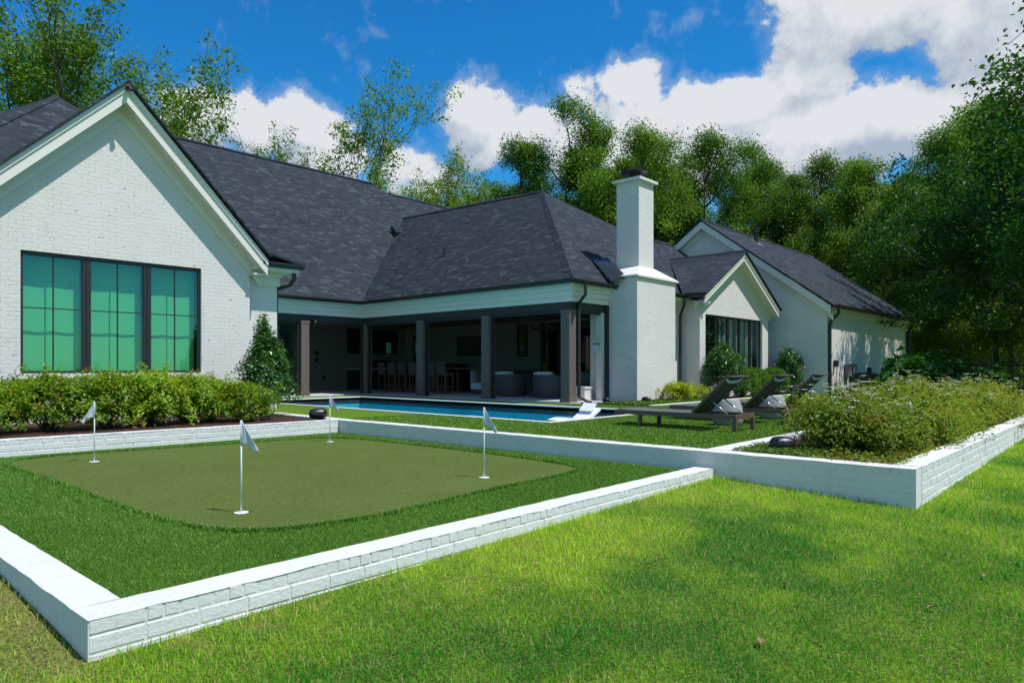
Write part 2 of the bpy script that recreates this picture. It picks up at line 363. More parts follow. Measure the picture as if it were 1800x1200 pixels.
class MB:
    def __init__(s): s.v = []; s.f = []
    def quad(s, *p):
        n = len(s.v); s.v += [tuple(q) for q in p]; s.f.append(tuple(range(n, n + len(p)))); return s
    def box(s, x0, y0, z0, x1, y1, z1, taper=0.):
        if x0 > x1: x0, x1 = x1, x0
        if y0 > y1: y0, y1 = y1, y0
        n = len(s.v); t = taper
        s.v += [(x0, y0, z0), (x1, y0, z0), (x1, y1, z0), (x0, y1, z0), (x0 + t, y0 + t, z1), (x1 - t, y0 + t, z1), (x1 - t, y1 - t, z1), (x0 + t, y1 - t, z1)]
        s.f += [tuple(n + i for i in q) for q in ((3, 2, 1, 0), (4, 5, 6, 7), (0, 1, 5, 4), (1, 2, 6, 5), (2, 3, 7, 6), (3, 0, 4, 7))]; return s
    def prism(s, poly, d):
        """poly: list of 3D points, extruded by vector d"""
        n = len(s.v); k = len(poly); d = Vector(d)
        s.v += [tuple(p) for p in poly] + [tuple(Vector(p) + d) for p in poly]
        s.f.append(tuple(range(n, n + k))); s.f.append(tuple(range(n + 2 * k - 1, n + k - 1, -1)))
        for i in range(k): j = (i + 1) % k; s.f.append((n + i, n + k + i, n + k + j, n + j))
        return s
    def tube(s, pts, r, seg=8, caps=True):
        pts = [Vector(p) for p in pts]; rs = r if isinstance(r, (list, tuple)) else [r] * len(pts)
        n = len(s.v); up = None
        for i, p in enumerate(pts):
            t = (pts[min(i + 1, len(pts) - 1)] - pts[max(i - 1, 0)]).normalized()
            if up is None: up = Vector((0, 0, 1)) if abs(t.z) < .9 else Vector((1, 0, 0))
            a = t.cross(up).normalized(); b = a.cross(t).normalized(); up = b
            for k in range(seg):
                an = 2 * math.pi * k / seg; s.v.append(tuple(p + (a * math.cos(an) + b * math.sin(an)) * rs[i]))
        for i in range(len(pts) - 1):
            for k in range(seg):
                k2 = (k + 1) % seg; s.f.append((n + i * seg + k, n + i * seg + k2, n + (i + 1) * seg + k2, n + (i + 1) * seg + k))
        if caps:
            s.f.append(tuple(n + k for k in range(seg))[::-1]); s.f.append(tuple(n + (len(pts) - 1) * seg + k for k in range(seg)))
        return s
    def lathe(s, prof, c=(0, 0, 0), seg=24, sx=1., sy=1.):
        n = len(s.v)
        for r, z in prof:
            for k in range(seg):
                an = 2 * math.pi * k / seg; s.v.append((c[0] + r * math.cos(an) * sx, c[1] + r * math.sin(an) * sy, c[2] + z))
        for i in range(len(prof) - 1):
            for k in range(seg):
                k2 = (k + 1) % seg; s.f.append((n + i * seg + k, n + i * seg + k2, n + (i + 1) * seg + k2, n + (i + 1) * seg + k))
        s.f.append(tuple(n + k for k in range(seg))[::-1]); s.f.append(tuple(n + (len(prof) - 1) * seg + k for k in range(seg)))
        return s
    def build(s, name, material, parent=None, smooth=False, bevel=0.):
        me = bpy.data.meshes.new(name); me.from_pydata(s.v, [], s.f); me.validate()
        uvl = me.uv_layers.new(name='UVMap'); Z = Vector((0, 0, 1))
        for p in me.polygons:
            nn = p.normal
            if nn.z < 0: nn = -nn
            if abs(nn.z) > .985: a, b = Vector((1, 0, 0)), Vector((0, 1, 0))
            else: a = Z.cross(nn).normalized(); b = nn.cross(a)
            for li in p.loop_indices:
                co = me.vertices[me.loops[li].vertex_index].co; uvl.data[li].uv = (co.dot(a), co.dot(b))
            p.use_smooth = smooth
        me.materials.append(material)
        o = bpy.data.objects.new(name, me); COL.objects.link(o)
        if parent is not None:
            o.parent = parent
        if bevel:
            bv = o.modifiers.new('bevel', 'BEVEL'); bv.width = bevel; bv.segments = 2; bv.limit_method = 'ANGLE'; bv.angle_limit = R(40)
        return o
def local(o, parent):
    """geometry of o was written in world coordinates: keep it there under a moved parent"""
    o.location = tuple(-c for c in parent.location); return o
def npmesh(name, V, F, material, parent=None, var=None, smooth=False, per=4):
    """V (n,3) F (m,per) arrays"""
    me = bpy.data.meshes.new(name)
    me.vertices.add(len(V)); me.vertices.foreach_set('co', np.asarray(V, dtype=np.float32).ravel())
    m = len(F); me.loops.add(m * per); me.loops.foreach_set('vertex_index', np.asarray(F, dtype=np.int32).ravel())
    me.polygons.add(m); me.polygons.foreach_set('loop_start', np.arange(m, dtype=np.int32) * per)
    if var is not None:
        at = me.attributes.new('var', 'FLOAT', 'FACE'); at.data.foreach_set('value', np.asarray(var, dtype=np.float32))
    me.materials.append(material); me.update(calc_edges=True)
    if smooth: me.polygons.foreach_set('use_smooth', np.ones(m, dtype=bool))
    o = bpy.data.objects.new(name, me); COL.objects.link(o)
    if parent is not None: o.parent = parent
    return o
def leaf_arrays(C, size, up=.3, fold=.18, aspect=.45, rg=None, dirs=None):
    """one diamond leaf at every centre; size scalar or array"""
    rg = rg or rng; n = len(C)
    nr = rg.normal(size=(n, 3)); nr[:, 2] = np.abs(nr[:, 2]) + up * 2
    if dirs is not None: nr += dirs * 1.2
    nr /= np.linalg.norm(nr, axis=1)[:, None]
    t = rg.normal(size=(n, 3)); t -= nr * (t * nr).sum(1)[:, None]; t /= np.linalg.norm(t, axis=1)[:, None]
    b = np.cross(nr, t); s = (np.ones(n) * size * rg.uniform(.65, 1.25, n))[:, None]
    tip = C + t * s * .5; base = C - t * s * .5
    l = C + b * s * aspect * .5 + nr * s * fold; r = C - b * s * aspect * .5 + nr * s * fold
    V = np.stack([base, l, tip, r], 1).reshape(-1, 3); F = np.arange(4 * n).reshape(-1, 4)
    return V, F

# ================================================================== THE SETTING
def gz(x, y):
    z = .0125 * (min(max(x, -5), 20) - 1.2) + .05 * (min(max(y, -3), 7) - 4.2)
    return z
# ---- lawn sheet
xs = sorted(set([-150, -60, -30] + [round(-10 + .5 * i, 3) for i in range(0, 100)] + [1.3, 8.8, 10., 32., 44., 60, 90, 160, 300]))
ys = sorted(set([-150, -60, -30] + [round(-10 + .5 * i, 3) for i in range(0, 60)] + [2.0, 4.35, 5., 24, 44, 70, 120, 250]))
mb = MB()
for i in range(len(xs) - 1):
    for j in range(len(ys) - 1):
        cx, cy = (xs[i] + xs[i + 1]) / 2, (ys[j] + ys[j + 1]) / 2
        if (10 < cx < 32 and 5 < cy < 44) or (1.3 < cx < 10 and 4.35 < cy < 44) or (8.8 < cx < 32 and 2.0 < cy < 5): continue
        q = [(xs[i], ys[j]), (xs[i + 1], ys[j]), (xs[i + 1], ys[j + 1]), (xs[i], ys[j + 1])]
        mb.quad(*[(x, y, gz(x, y)) for x, y in q])
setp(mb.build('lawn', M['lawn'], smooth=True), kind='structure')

# ---- garden walls: a rendered core with rowlock cap bricks and stretcher courses standing a little proud
def garden_wall(label, a, b, n, ztop, zbot, th=.30, courses=3, group='low white brick walls of the garden', other=False, ext=(0, 0)):
    """a->b runs along the outer top edge, n = outward normal (2D)"""
    A, B = Vector((a[0], a[1], 0)), Vector((b[0], b[1], 0)); L = (B - A).length; u = (B - A) / L; N = Vector((n[0], n[1], 0))
    root = thing('garden_wall', label, 'garden wall', (A.x, A.y, zbot), group=group)
    def P(s, d, z): q = A + u * s + N * d; return (q.x - A.x, q.y - A.y, z - zbot)
    core = MB()
    sides = [0] + ([1] if other else [])
    i0 = -.0055
    # top strip finely subdivided so that the painted edge is not dead straight
    K = max(2, int(L / .12)); rg = random.Random(int(L * 1000))
    top = []
    for k in range(K + 1):
        s = L * k / K; j = rg.uniform(-.0035, .0035)
        top.append((P(s, .002 + rg.uniform(-.003, .003), ztop + j), P(s, -th + rg.uniform(-.003, .003), ztop + rg.uniform(-.003, .003))))
    for k in range(K): core.quad(top[k][0], top[k + 1][0], top[k + 1][1], top[k][1])
    core.quad(P(0, i0, ztop - .006), P(L, i0, ztop - .006), P(L, i0, zbot - .15), P(0, i0, zbot - .15))
    core.quad(P(0, -th, ztop - .001), P(L, -th, ztop - .001), P(L, -th, zbot - .15), P(0, -th, zbot - .15))
    for s in (0, L): core.quad(P(s, 0, ztop - .002), P(s, -th, ztop - .002), P(s, -th, zbot - .15), P(s, 0, zbot - .15))
    co = core.build('wall_core', M['block'], root)
    br = MB()
    def brick(s0, s1, z0, z1, jit=.004, cap=False):
        g = .0055; c = .006; o = rg.uniform(-jit, jit * .5)
        f = [P(s0 + g + c, o, z0 + g + c), P(s1 - g - c, o, z0 + g + c), P(s1 - g - c, o, z1 - g - (0 if cap else c)), P(s0 + g + c, o, z1 - g - (0 if cap else c))]
        k = [P(s0 + g, i0 - .001, z0 + g), P(s1 - g, i0 - .001, z0 + g), P(s1 - g, i0 - .001, z1 - (0 if cap else g)), P(s0 + g, i0 - .001, z1 - (0 if cap else g))]
        br.quad(*f)
        for i in range(4): j2 = (i + 1) % 4; br.quad(k[i], k[j2], f[j2], f[i])
    # cap row: headers with a first long brick at the corner
    s = 0; z1 = ztop; z0 = ztop - .086
    br_first = True
    while s < L - .01:
        wdt = .30 if br_first and L < 9 else .098 + rg.uniform(-.006, .006); br_first = False
        e = min(L, s + wdt)
        if L - e < .04: e = L
        brick(s, e, z0, z1, cap=True); s = e
    for c in range(courses):
        z1 = z0; z0 = z1 - .102; s = -(.15 if c % 2 else 0)
        while s < L - .01:
            e = min(L, s + .30 + rg.uniform(-.008, .008))
            if L - e < .05: e = L
            brick(max(0, s), e, z0, z1); s = e
    br.build('brick_course', M['block'], root)
    return root
F0, F1 = (1.20, 4.20), (9.02, 4.255)
G = 'low white brick walls of the garden'
garden_wall('long low white brick wall in front of the putting green, its bright cap crossing the foreground', F0, (8.72, 4.253), (.007, -1), .226, -.03, .27, 3)
garden_wall('short shaded low wall at the left foreground edge, left of the putting green', (1.20, 4.475), (1.10, 13.33), (-1, 0), .2262, -.02, .25, 3)
garden_wall('shaded brick retaining wall between the putting green and the pool terrace', (8.60, 12.98), (8.845, 1.86), (-1, -.02), .438, .0, .30, 6)
garden_wall('low white wall holding the mulch bed under the azaleas', (1.35, 13.36), (8.58, 12.985), (-.05, -1), .4382, .12, .30, 3)
garden_wall('sunlit white wall of the rose bed running back along the right lawn', (9.147, 1.861), (24., 1.73), (0, -1), .4381, .0, .30, 5)
cb = thing('garden_wall', 'flush white coping between the loungers turf and the rose bed', 'garden wall', (9.1, 4.4, .2), group=G)
mb = MB(); mb.box(.02, -.15, 0, 14.5, .15, .2375); mb.build('coping', M['block'], cb, bevel=.006)
cb = thing('garden_wall', 'flush white coping behind the black speaker, between mulch bed and pool turf', 'garden wall', (8.62, 12.99, .2), group=G)
mb = MB(); mb.prism([(0, 0, 0), (.30, 0, 0), (.42, 4.4, 0), (.12, 4.4, 0)], (0, 0, .2374)); mb.build('coping', M['block'], cb, bevel=.006)

# ---- putting green and turf sheets
def sheet(name, polys, z, m, kind='structure'):
    b = MB()
    for p in polys: b.quad(*[(q[0], q[1], z) for q in p])
    return setp(b.build(name, m), kind=kind)
sheet('turf_fringe', [[(1.35, 4.4), (8.75, 4.4), (8.62, 13.05), (1.2, 13.45)]], .170, M['fringe'])
gp = [(2.45, 12.2), (2.95, 12.75), (3.9, 12.75), (5.6, 12.45), (7.3, 12.2), (7.9, 11.7), (8.05, 10.2), (8.1, 8.3), (8.02, 6.8), (7.85, 5.95), (7.25, 5.62), (5.58, 5.52), (4.092, 5.366), (3.386, 5.436), (2.871, 5.68), (2.595, 6.304), (2.50, 7.543), (2.48, 10.1)]
def catmull(P, k=8):
    out = []; n = len(P)
    for i in range(n):
        p0, p1, p2, p3 = [Vector(P[(i + d) % n]) for d in (-1, 0, 1, 2)]
        for j in range(k):
            t = j / k; out.append(tuple(.5 * ((2 * p1) + (-p0 + p2) * t + (2 * p0 - 5 * p1 + 4 * p2 - p3) * t * t + (-p0 + 3 * p1 - 3 * p2 + p3) * t ** 3)))
    return out
GREEN = catmull(gp)
sheet('putting_green', [GREEN], .175, M['green'])
TZ = .412
PX0, PX1, PY0, PY1 = 11.45, 16.15, 9.35, 22.9
tq = []
def rect(x0, y0, x1, y1): return [(x0, y0), (x1, y0), (x1, y1), (x0, y1)]
sheet('terrace_turf', [[(8.80, 4.5), (PX0 - .2, 4.5), (PX0 - .2, 28), (8.5, 28)], rect(PX0 - .2, 4.5, PX1 + .2, PY0 - .2), rect(PX0 - .2, PY1 + .2, PX1 + .2, 28), rect(PX1 + .2, 4.5, 17.7, 28), rect(17.7, 4.5, 34.5, 11.0)], TZ, M['terrace'])
sheet('planting_soil', [[(8.84, 2.0), (25, 2.0), (25, 4.4), (8.84, 4.4)]], .385, M['mulch'])
sheet('mulch_bed', [[(.6, 13.5), (8.7, 13.1), (8.9, 17.7), (.6, 17.7)], rect(17.7, 11.1, 34., 14.2)], .40, M['mulch'])
mb = MB(); mb.box(18.4, 10.95, .3, 33.5, 11.1, .435); setp(mb.build('bed_kerb', M['block'], bevel=.006), kind='structure')
# ---- pool
mb = MB(); c = .16
for (x0, y0, x1, y1) in ((PX0 - c, PY0 - c, PX1 + c, PY0), (PX0 - c, PY1, PX1 + c, PY1 + c), (PX0 - c, PY0, PX0, PY1), (PX1, PY0, PX1 + c, PY1)):
    mb.box(x0, y0, .25, x1, y1, .434)
setp(mb.build('pool_coping', M['block'], bevel=.008), kind='structure')
mb = MB(); zb = -.75
mb.quad((PX0, PY0, zb), (PX1, PY0, zb), (PX1, PY1, zb), (PX0, PY1, zb))
for (a, b) in (((PX0, PY0), (PX1, PY0)), ((PX1, PY0), (PX1, PY1)), ((PX1, PY1), (PX0, PY1)), ((PX0, PY1), (PX0, PY0))):
    mb.quad((*a, zb), (*b, zb), (*b, .16), (*a, .16))
mb.box(PX0 + .002, PY0 + .002, zb + .01, PX0 + 1.7, PY0 + 3.2, .12)      # sun ledge
mb.box(PX0 + .002, 15.5, zb + .01, PX1 - .002, 15.9, -.25); mb.box(PX0 + .002, 15.9, zb + .01, PX1 - .002, 16.5, 0.)
setp(mb.build('pool_basin', M['pool']), kind='structure')
mb = MB()
for (a, b) in (((PX0, PY0), (PX1, PY0)), ((PX1, PY0), (PX1, PY1)), ((PX1, PY1), (PX0, PY1)), ((PX0, PY1), (PX0, PY0))):
    mb.quad((*a, .16), (*b, .16), (*b, .40), (*a, .40))
setp(mb.build('pool_waterline_tiles', M['pool_tile']), kind='structure')
sheet('pool_water', [rect(PX0, PY0, PX1, PY1)], .34, M['water'])
# ---- patio floor
mb = MB(); mb.box(17.55, 13.45, .2, 24.3, 30.2, .45); mb.box(9.7, 24.75, .2, 17.55, 30.2, .45)
setp(mb.build('patio_floor', M['concrete']), kind='structure')

# ================================================================== HOUSE
house = thing('brick_house', 'white painted brick house with dark shingle roofs behind the pool', 'house', (20, 20, .4))
HP = house
def hb(mb, name, m, parent=None, smooth=False, bevel=0., label=None):
    o = mb.build(name, m, parent or HP, smooth, bevel)
    if parent is None or parent is HP: o.location = (-20, -20, -.4)
    if label: o['label'] = label
    return o
def wall_x(mb, x0, x1, y, z0, z1, holes=(), t=.25, s=-1, caps=False):
    """wall in plane y=const; outward = s*Y; holes (x0,x1,z0,z1)"""
    X = sorted({x0, x1, *[h[0] for h in holes], *[h[1] for h in holes]}); Zs = sorted({z0, z1, *[h[2] for h in holes], *[h[3] for h in holes]})
    for yy in (y, y - s * t):
        for i in range(len(X) - 1):
            for j in range(len(Zs) - 1):
                cx, cz = (X[i] + X[i + 1]) / 2, (Zs[j] + Zs[j + 1]) / 2
                if any(h[0] < cx < h[1] and h[2] < cz < h[3] for h in holes): continue
                mb.quad((X[i], yy, Zs[j]), (X[i + 1], yy, Zs[j]), (X[i + 1], yy, Zs[j + 1]), (X[i], yy, Zs[j + 1]))
    for h in holes:
        a, b, c, d = h; y2 = y - s * t
        mb.quad((a, y, c), (a, y2, c), (a, y2, d), (a, y, d)); mb.quad((b, y, c), (b, y2, c), (b, y2, d), (b, y, d))
        mb.quad((a, y, c), (b, y, c), (b, y2, c), (a, y2, c)); mb.quad((a, y, d), (b, y, d), (b, y2, d), (a, y2, d))
    for x in ((x0, x1) if caps else ()): mb.quad((x, y, z0), (x, y - s * t, z0), (x, y - s * t, z1), (x, y, z1))
    return mb
def window_x(x0, x1, z0, z1, y, units, inset=.09, fw=.06, mull=.17, glass='glass_green', split=.54, blind='shade', label=None, vm=1, backdrop=True):
    """window unit in plane y facing -Y"""
    yf = y + inset; fr = MB()
    fr.box(x0, yf, z0, x1, yf + .08, z0 + fw); fr.box(x0, yf, z1 - fw * 1.4, x1, yf + .08, z1)
    fr.box(x0, yf, z0 + fw, x0 + fw, yf + .08, z1 - fw * 1.4); fr.box(x1 - fw, yf, z0 + fw, x1, yf + .08, z1 - fw * 1.4)
    uw = (x1 - x0 - 2 * fw - mull * (units - 1)) / units; spans = []
    for i in range(units):
        a = x0 + fw + i * (uw + mull); spans.append((a, a + uw))
        if i < units - 1:
            fr.box(a + uw, yf - .01, z0 + fw, a + uw + mull, yf + .07, z1 - fw * 1.4)
            fr.box(a + uw + mull * .44, yf - .03, z0 + fw, a + uw + mull * .56, yf - .008, z1 - fw * 1.4)
    w_ = hb(fr, 'window', M['dark_metal'], label=label)
    mu = MB(); zm = z0 + (z1 - z0) * split
    for a, b in spans:
        for k in range(vm):
            xm = a + (b - a) * (k + 1) / (vm + 1); mu.box(xm - .012, yf + .012, z0 + fw, xm + .012, yf + .04, z1 - fw * 1.4)
        mu.box(a, yf + .016, zm - .011, b, yf + .042, zm + .011)
    o = mu.build('muntin', M['dark_metal'], w_)
    for a, b in spans:
        g = MB(); g.quad((a, yf + .03, z0 + fw), (b, yf + .03, z0 + fw), (b, yf + .03, z1 - fw * 1.4), (a, yf + .03, z1 - fw * 1.4)); g.build('pane', M[glass], w_)
        if blind:
            s_ = MB(); K = 10; r_ = random.Random(int(a * 100)); prev = None
            for k in range(K + 1):
                xx = a - .03 + (b - a + .06) * k / K; yy = yf + .30 + .006 * math.sin(k * 1.3 + a)
                if prev: s_.quad((prev[0], prev[1], z0 + .02), (xx, yy, z0 + .02), (xx, yy, z1), (prev[0], prev[1], z1))
                prev = (xx, yy)
            s_.build('blind', M[blind], w_, smooth=True)
    if backdrop:
        bk = MB(); bk.box(x0 - .3, yf + .6, z0 - .3, x1 + .3, yf + .62, z1 + .3); bk.box(x0 - .3, yf + .19, z0 - .32, x1 + .3, yf + .6, z0 - .3)
        bk.box(x0 - .32, yf + .19, z0 - .3, x0 - .3, yf + .6, z1 + .3); bk.box(x1 + .3, yf + .19, z0 - .3, x1 + .32, yf + .6, z1 + .3); bk.box(x0 - .3, yf + .19, z1 + .3, x1 + .3, yf + .6, z1 + .32)
        bk.build('room_behind', M['interior_dark'], w_)
    return w_
def roof(polys, th=.07, name='roof', label=None):
    b = MB()
    for p in polys: b.prism(p, (0, 0, -th))
    return hb(b, name, M['shingle'], label=label)
def gutter(a, b, out, sz=.13, name='gutter'):
    """K profile from a to b; out = outward unit (2D)"""
    A, B = Vector(a), Vector(b); o = Vector((out[0], out[1], 0)); U = Vector((0, 0, 1))
    pr = [(0, 0), (0, -sz), (sz * .55, -sz), (sz * .75, -sz * .6), (sz, -sz * .35), (sz, 0), (sz * .88, 0), (sz * .88, -sz * .3)]
    m_ = MB(); m_.prism([A + o * p + U * q for p, q in pr], B - A); return hb(m_, name, M['gutter'])
def downspout(pts, r=.055):
    m_ = MB(); m_.tube(pts, r, 6); return hb(m_, 'downspout', M['dark_metal'])
def ridge_cap(pts, wd=.13):
    m_ = MB()
    for a, b in zip(pts[:-1], pts[1:]):
        A, B = Vector(a), Vector(b); d = (B - A).normalized(); n = d.cross(Vector((0, 0, 1))).normalized()
        m_.prism([A - n * wd + Vector((0, 0, -wd * .55)), A + Vector((0, 0, .045)), A + n * wd + Vector((0, 0, -wd * .55)), A + Vector((0, 0, -.03))], B - A)
    return hb(m_, 'ridge_cap', M['shingle'])

# ---- A: left gable wing, face at y=17.4
WY = 17.4; ax, az = 5.64, 8.10
def gable_face(mb, x0, x1, y, z0, zs, apx, apz, holes, t=.25):
    wall_x(mb, x0, x1, y, z0, zs, holes, t)
    for yy in (y, y + t): mb.quad((x0, yy, zs), (x1, yy, zs), (apx, yy, apz))
mb = MB(); gable_face(mb, 2.48, 8.77, WY, .3, 4.25, ax - .01, 7.62, [(3.717, 7.50, 1.46, 4.075)])
for x in (2.48, 8.77): pass
hb(mb, 'wall', M['brick'], label='sunlit gable wall of the left wing')
window_x(3.717, 7.50, 1.46, 4.075, WY, 3, inset=.07, label='triple window with green blinds in the left gable')
mb = MB(); mb.box(3.66, WY - .05, 1.36, 7.56, WY + .05, 1.455, .005); hb(mb, 'window_sill', M['block'])
# rake: eaves project .4, fascia .45 deep, soffit, frieze
def rake(xa, za, xf, zf, y, wy, side, ov=.12, depth=.42, fr=.30, name='rake_board'):
    """one sloping edge from apex (xa,za) to foot (xf,zf); y = fascia plane, wy = wall plane"""
    m_ = MB(); k = 1.0
    a0 = Vector((xa, y, za - .06)); f0 = Vector((xf, y, zf - .06))
    m_.prism([a0, f0, f0 + Vector((0, 0, -depth)), a0 + Vector((0, 0, -depth))], (0, .04, 0))               # fascia
    m_.prism([a0 + Vector((0, -.035, -.02)), f0 + Vector((0, -.035, -.02)), f0 + Vector((0, -.035, -.16)), a0 + Vector((0, -.035, -.16))], (0, .034, 0))   # crown
    a1 = a0 + Vector((0, .04, -depth + .06)); f1 = f0 + Vector((0, .04, -depth + .06))
    m_.prism([a1, f1, f1 + Vector((0, 0, -.03)), a1 + Vector((0, 0, -.03))], (0, wy - y - .043, 0))             # soffit
    a2 = a0 + Vector((0, wy - y - .05, -depth + .029)); f2 = f0 + Vector((0, wy - y - .05, -depth + .029))
    m_.prism([a2, f2, f2 + Vector((0, 0, -.10)), a2 + Vector((0, 0, -.10))], (0, .047, 0))
    a2 = a0 + Vector((0, wy - y - .022, -depth + .03)); f2 = f0 + Vector((0, wy - y - .022, -depth + .03))
    m_.prism([a2 + Vector((0, 0, -.1)), f2 + Vector((0, 0, -.1)), f2 + Vector((0, 0, -fr)), a2 + Vector((0, 0, -fr))], (0, .019, 0))
    return hb(m_, name, M['trim'])
rake(ax, az, 9.07, 4.50, 17.0, WY, 1); rake(ax, az, 2.1, 4.55, 17.0, WY, -1)
mb = MB(); mb.box(8.74, 17.1, 4.03, 9.05, 17.38, 4.07); hb(mb, 'eave_return', M['trim'])
RF = 16.88
roof([[(ax, RF, az), (ax, 30, az), (8.98, 30, 4.66), (8.98, RF, 4.66)], [(8.98, RF, 4.66), (8.98, 30, 4.66), (9.12, 30, 4.54), (9.12, RF, 4.54)]], .055)
roof([[(8.98, 17.02, 4.665), (8.98, 30, 4.665), (10.12, 30, 4.42), (10.12, 17.02, 4.42)]], .05)
roof([[(ax, RF, az), (ax, 26, az), (2.1, 26, 4.55), (2.1, RF, 4.55)]], .055)
mb = MB(); mb.tube([(ax, 16.82, az - .16), (ax, 16.94, az - .20)], .05, 8); mb.tube([(ax, 16.81, az - .15), (ax + .02, 16.78, az - .26)], [.045, .06], 8); hb(mb, 'gable_camera', M['dark_metal'])
# B: narrow bay of wall right of the gable, with horizontal eave
mb = MB(); wall_x(mb, 8.77, 9.66, 17.6, .3, 4.3); mb.quad((9.66, 17.6, .3), (9.66, 25, .3), (9.66, 25, 4.3), (9.66, 17.6, 4.3)); mb.quad((8.77, 17.4, .3), (8.77, 17.6, .3), (8.77, 17.6, 4.3), (8.77, 17.4, 4.3))
hb(mb, 'wall', M['brick'])
mb = MB(); mb.box(8.78, 17.12, 4.19, 10.05, 17.6, 4.25); mb.box(9.66, 17.6, 4.19, 10.05, 25, 4.25); mb.box(8.78, 17.55, 3.82, 9.72, 17.597, 4.19); mb.box(8.78, 17.50, 4.06, 9.78, 17.549, 4.19); mb.box(8.78, 17.11, 4.25, 10.06, 17.14, 4.38)
hb(mb, 'eave_board', M['trim'])
gutter((8.95, 17.10, 4.40), (10.16, 17.10, 4.40), (0, -1)); gutter((10.06, 17.11, 4.40), (10.06, 24.5, 4.40), (1, 0))
downspout([(9.98, 17.25, 4.27), (9.98, 17.25, 4.02), (9.9, 17.35, 3.85), (9.74, 17.75, 3.78), (9.74, 17.8, 3.6), (9.74, 17.8, .45)])
# left far roof piece behind the gable
roof([[(6.5, 26, 10.42), (4.64, 24.2, 8.62), (2.2, 21.9, 6.3), (12, 21.9, 6.3), (10.0, 24.2, 8.4)], [(6.5, 26, 10.42), (5.3, 28.0, 9.98), (1.0, 28, 7.9), (2.2, 21.9, 6.3), (4.64, 24.2, 8.62)]], .05)
ridge_cap([(6.52, 26, 10.43), (4.64, 24.18, 8.63), (2.2, 21.9, 6.31)])
# C: main roof over the porch
ME = 24.5
roof([[(9.5, ME, 4.40), (17.4, ME, 4.40), (24, 29.95, 9.80), (36, 30.05, 9.85), (36, 31.6, 11.42), (23.95, 31.6, 11.48), (23.4, 32.05, 11.98), (11.3, 32.0, 11.93), (8.6, 29.0, 8.9)]], .08)
roof([[(11.3, 32.02, 11.93), (23.4, 32.07, 11.98), (23.4, 38, 6), (11.3, 38, 6)], [(23.95, 31.62, 11.48), (36, 31.62, 11.42), (36, 38, 5), (23.95, 38, 5)]], .08)
ridge_cap([(11.3, 32.0, 11.95), (23.4, 32.05, 12.0)], .12); ridge_cap([(24.2, 31.6, 11.49), (36, 31.6, 11.44)], .12)
# pavilion roof: west slope, south hip face running into the east extension
roof([[(17.35, 13.2, 4.40), (17.35, ME, 4.40), (24, 29.95, 9.80), (24, 20, 9.57)]], .08)
roof([[(17.35, 13.2, 4.40), (24, 20, 9.568), (27.5, 18.15, 8.162), (28.6, 17.75, 7.858), (31.98, 17.75, 7.858), (31.98, 13.2, 4.40)]], .08)
roof([[(24, 20, 9.57), (24, 29.95, 9.8), (34, 29.95, 5), (34, 17.8, 4.5), (28.6, 17.8, 7.8), (27.5, 18.2, 8.1)]], .08)
ridge_cap([(17.40, 13.25, 4.46), (24, 20, 9.59)], .20); ridge_cap([(24, 20, 9.6), (24, 29.95, 9.83)], .13); ridge_cap([(28.6, 17.75, 7.88), (31.95, 17.75, 7.88)], .12)
gutter((10.1, ME + .02, 4.40), (17.4, ME + .02, 4.40), (0, -1)); gutter((17.37, 13.22, 4.40), (17.37, ME - .05, 4.40), (-1, 0)); gutter((17.24, 13.22, 4.40), (19.78, 13.22, 4.40), (0, -1))
mb = MB()   # layered white entablature
for (d, z0, z1) in ((0, 3.73, 3.90), (.05, 3.90, 4.08), (.12, 4.08, 4.2), (.24, 4.2, 4.3)):
    mb.box(9.7, 24.86 - d, z0, 17.70 - d, 25.14, z1); mb.box(17.70 - d, 13.52 - d, z0, 18.0, 25.14, z1); mb.box(18.0, 13.52 - d, z0, 19.79, 13.8, z1)
hb(mb, 'entablature', M['trim'])
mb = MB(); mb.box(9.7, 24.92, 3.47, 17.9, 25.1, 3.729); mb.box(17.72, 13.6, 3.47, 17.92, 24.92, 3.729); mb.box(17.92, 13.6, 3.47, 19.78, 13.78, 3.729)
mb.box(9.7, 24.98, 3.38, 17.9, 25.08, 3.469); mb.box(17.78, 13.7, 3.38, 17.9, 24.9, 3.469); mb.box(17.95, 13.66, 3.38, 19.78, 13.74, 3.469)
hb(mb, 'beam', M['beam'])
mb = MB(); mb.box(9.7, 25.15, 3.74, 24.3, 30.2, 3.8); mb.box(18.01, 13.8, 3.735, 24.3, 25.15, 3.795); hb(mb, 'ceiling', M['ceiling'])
def post(x, y, tr=None):
    m_ = MB(); m_.box(x - .18, y - .18, .45, x + .18, y + .18, 3.465); m_.box(x - .205, y - .205, .449, x + .205, y + .205, .60); m_.box(x - .195, y - .195, 3.36, x + .195, y + .195, 3.462)
    o = hb(m_, 'post', M['post'], bevel=.008)
    if tr:
        for (dx, dy) in tr:
            q = MB(); q.box(x + dx * .24 - .045, y + dy * .24 - .045, .452, x + dx * .24 + .045, y + dy * .24 + .045, 3.38); q.build('screen_track', M['dark_metal'], o)
post(17.86, 13.78, [(0, 1)]); post(17.86, 17.45, [(0, -1), (0, 1)]); post(17.86, 21.1, [(0, -1), (0, 1)]); post(17.9, 24.95, [(0, -1), (-1, 0)]); post(14.83, 24.95, [(-1, 0)])
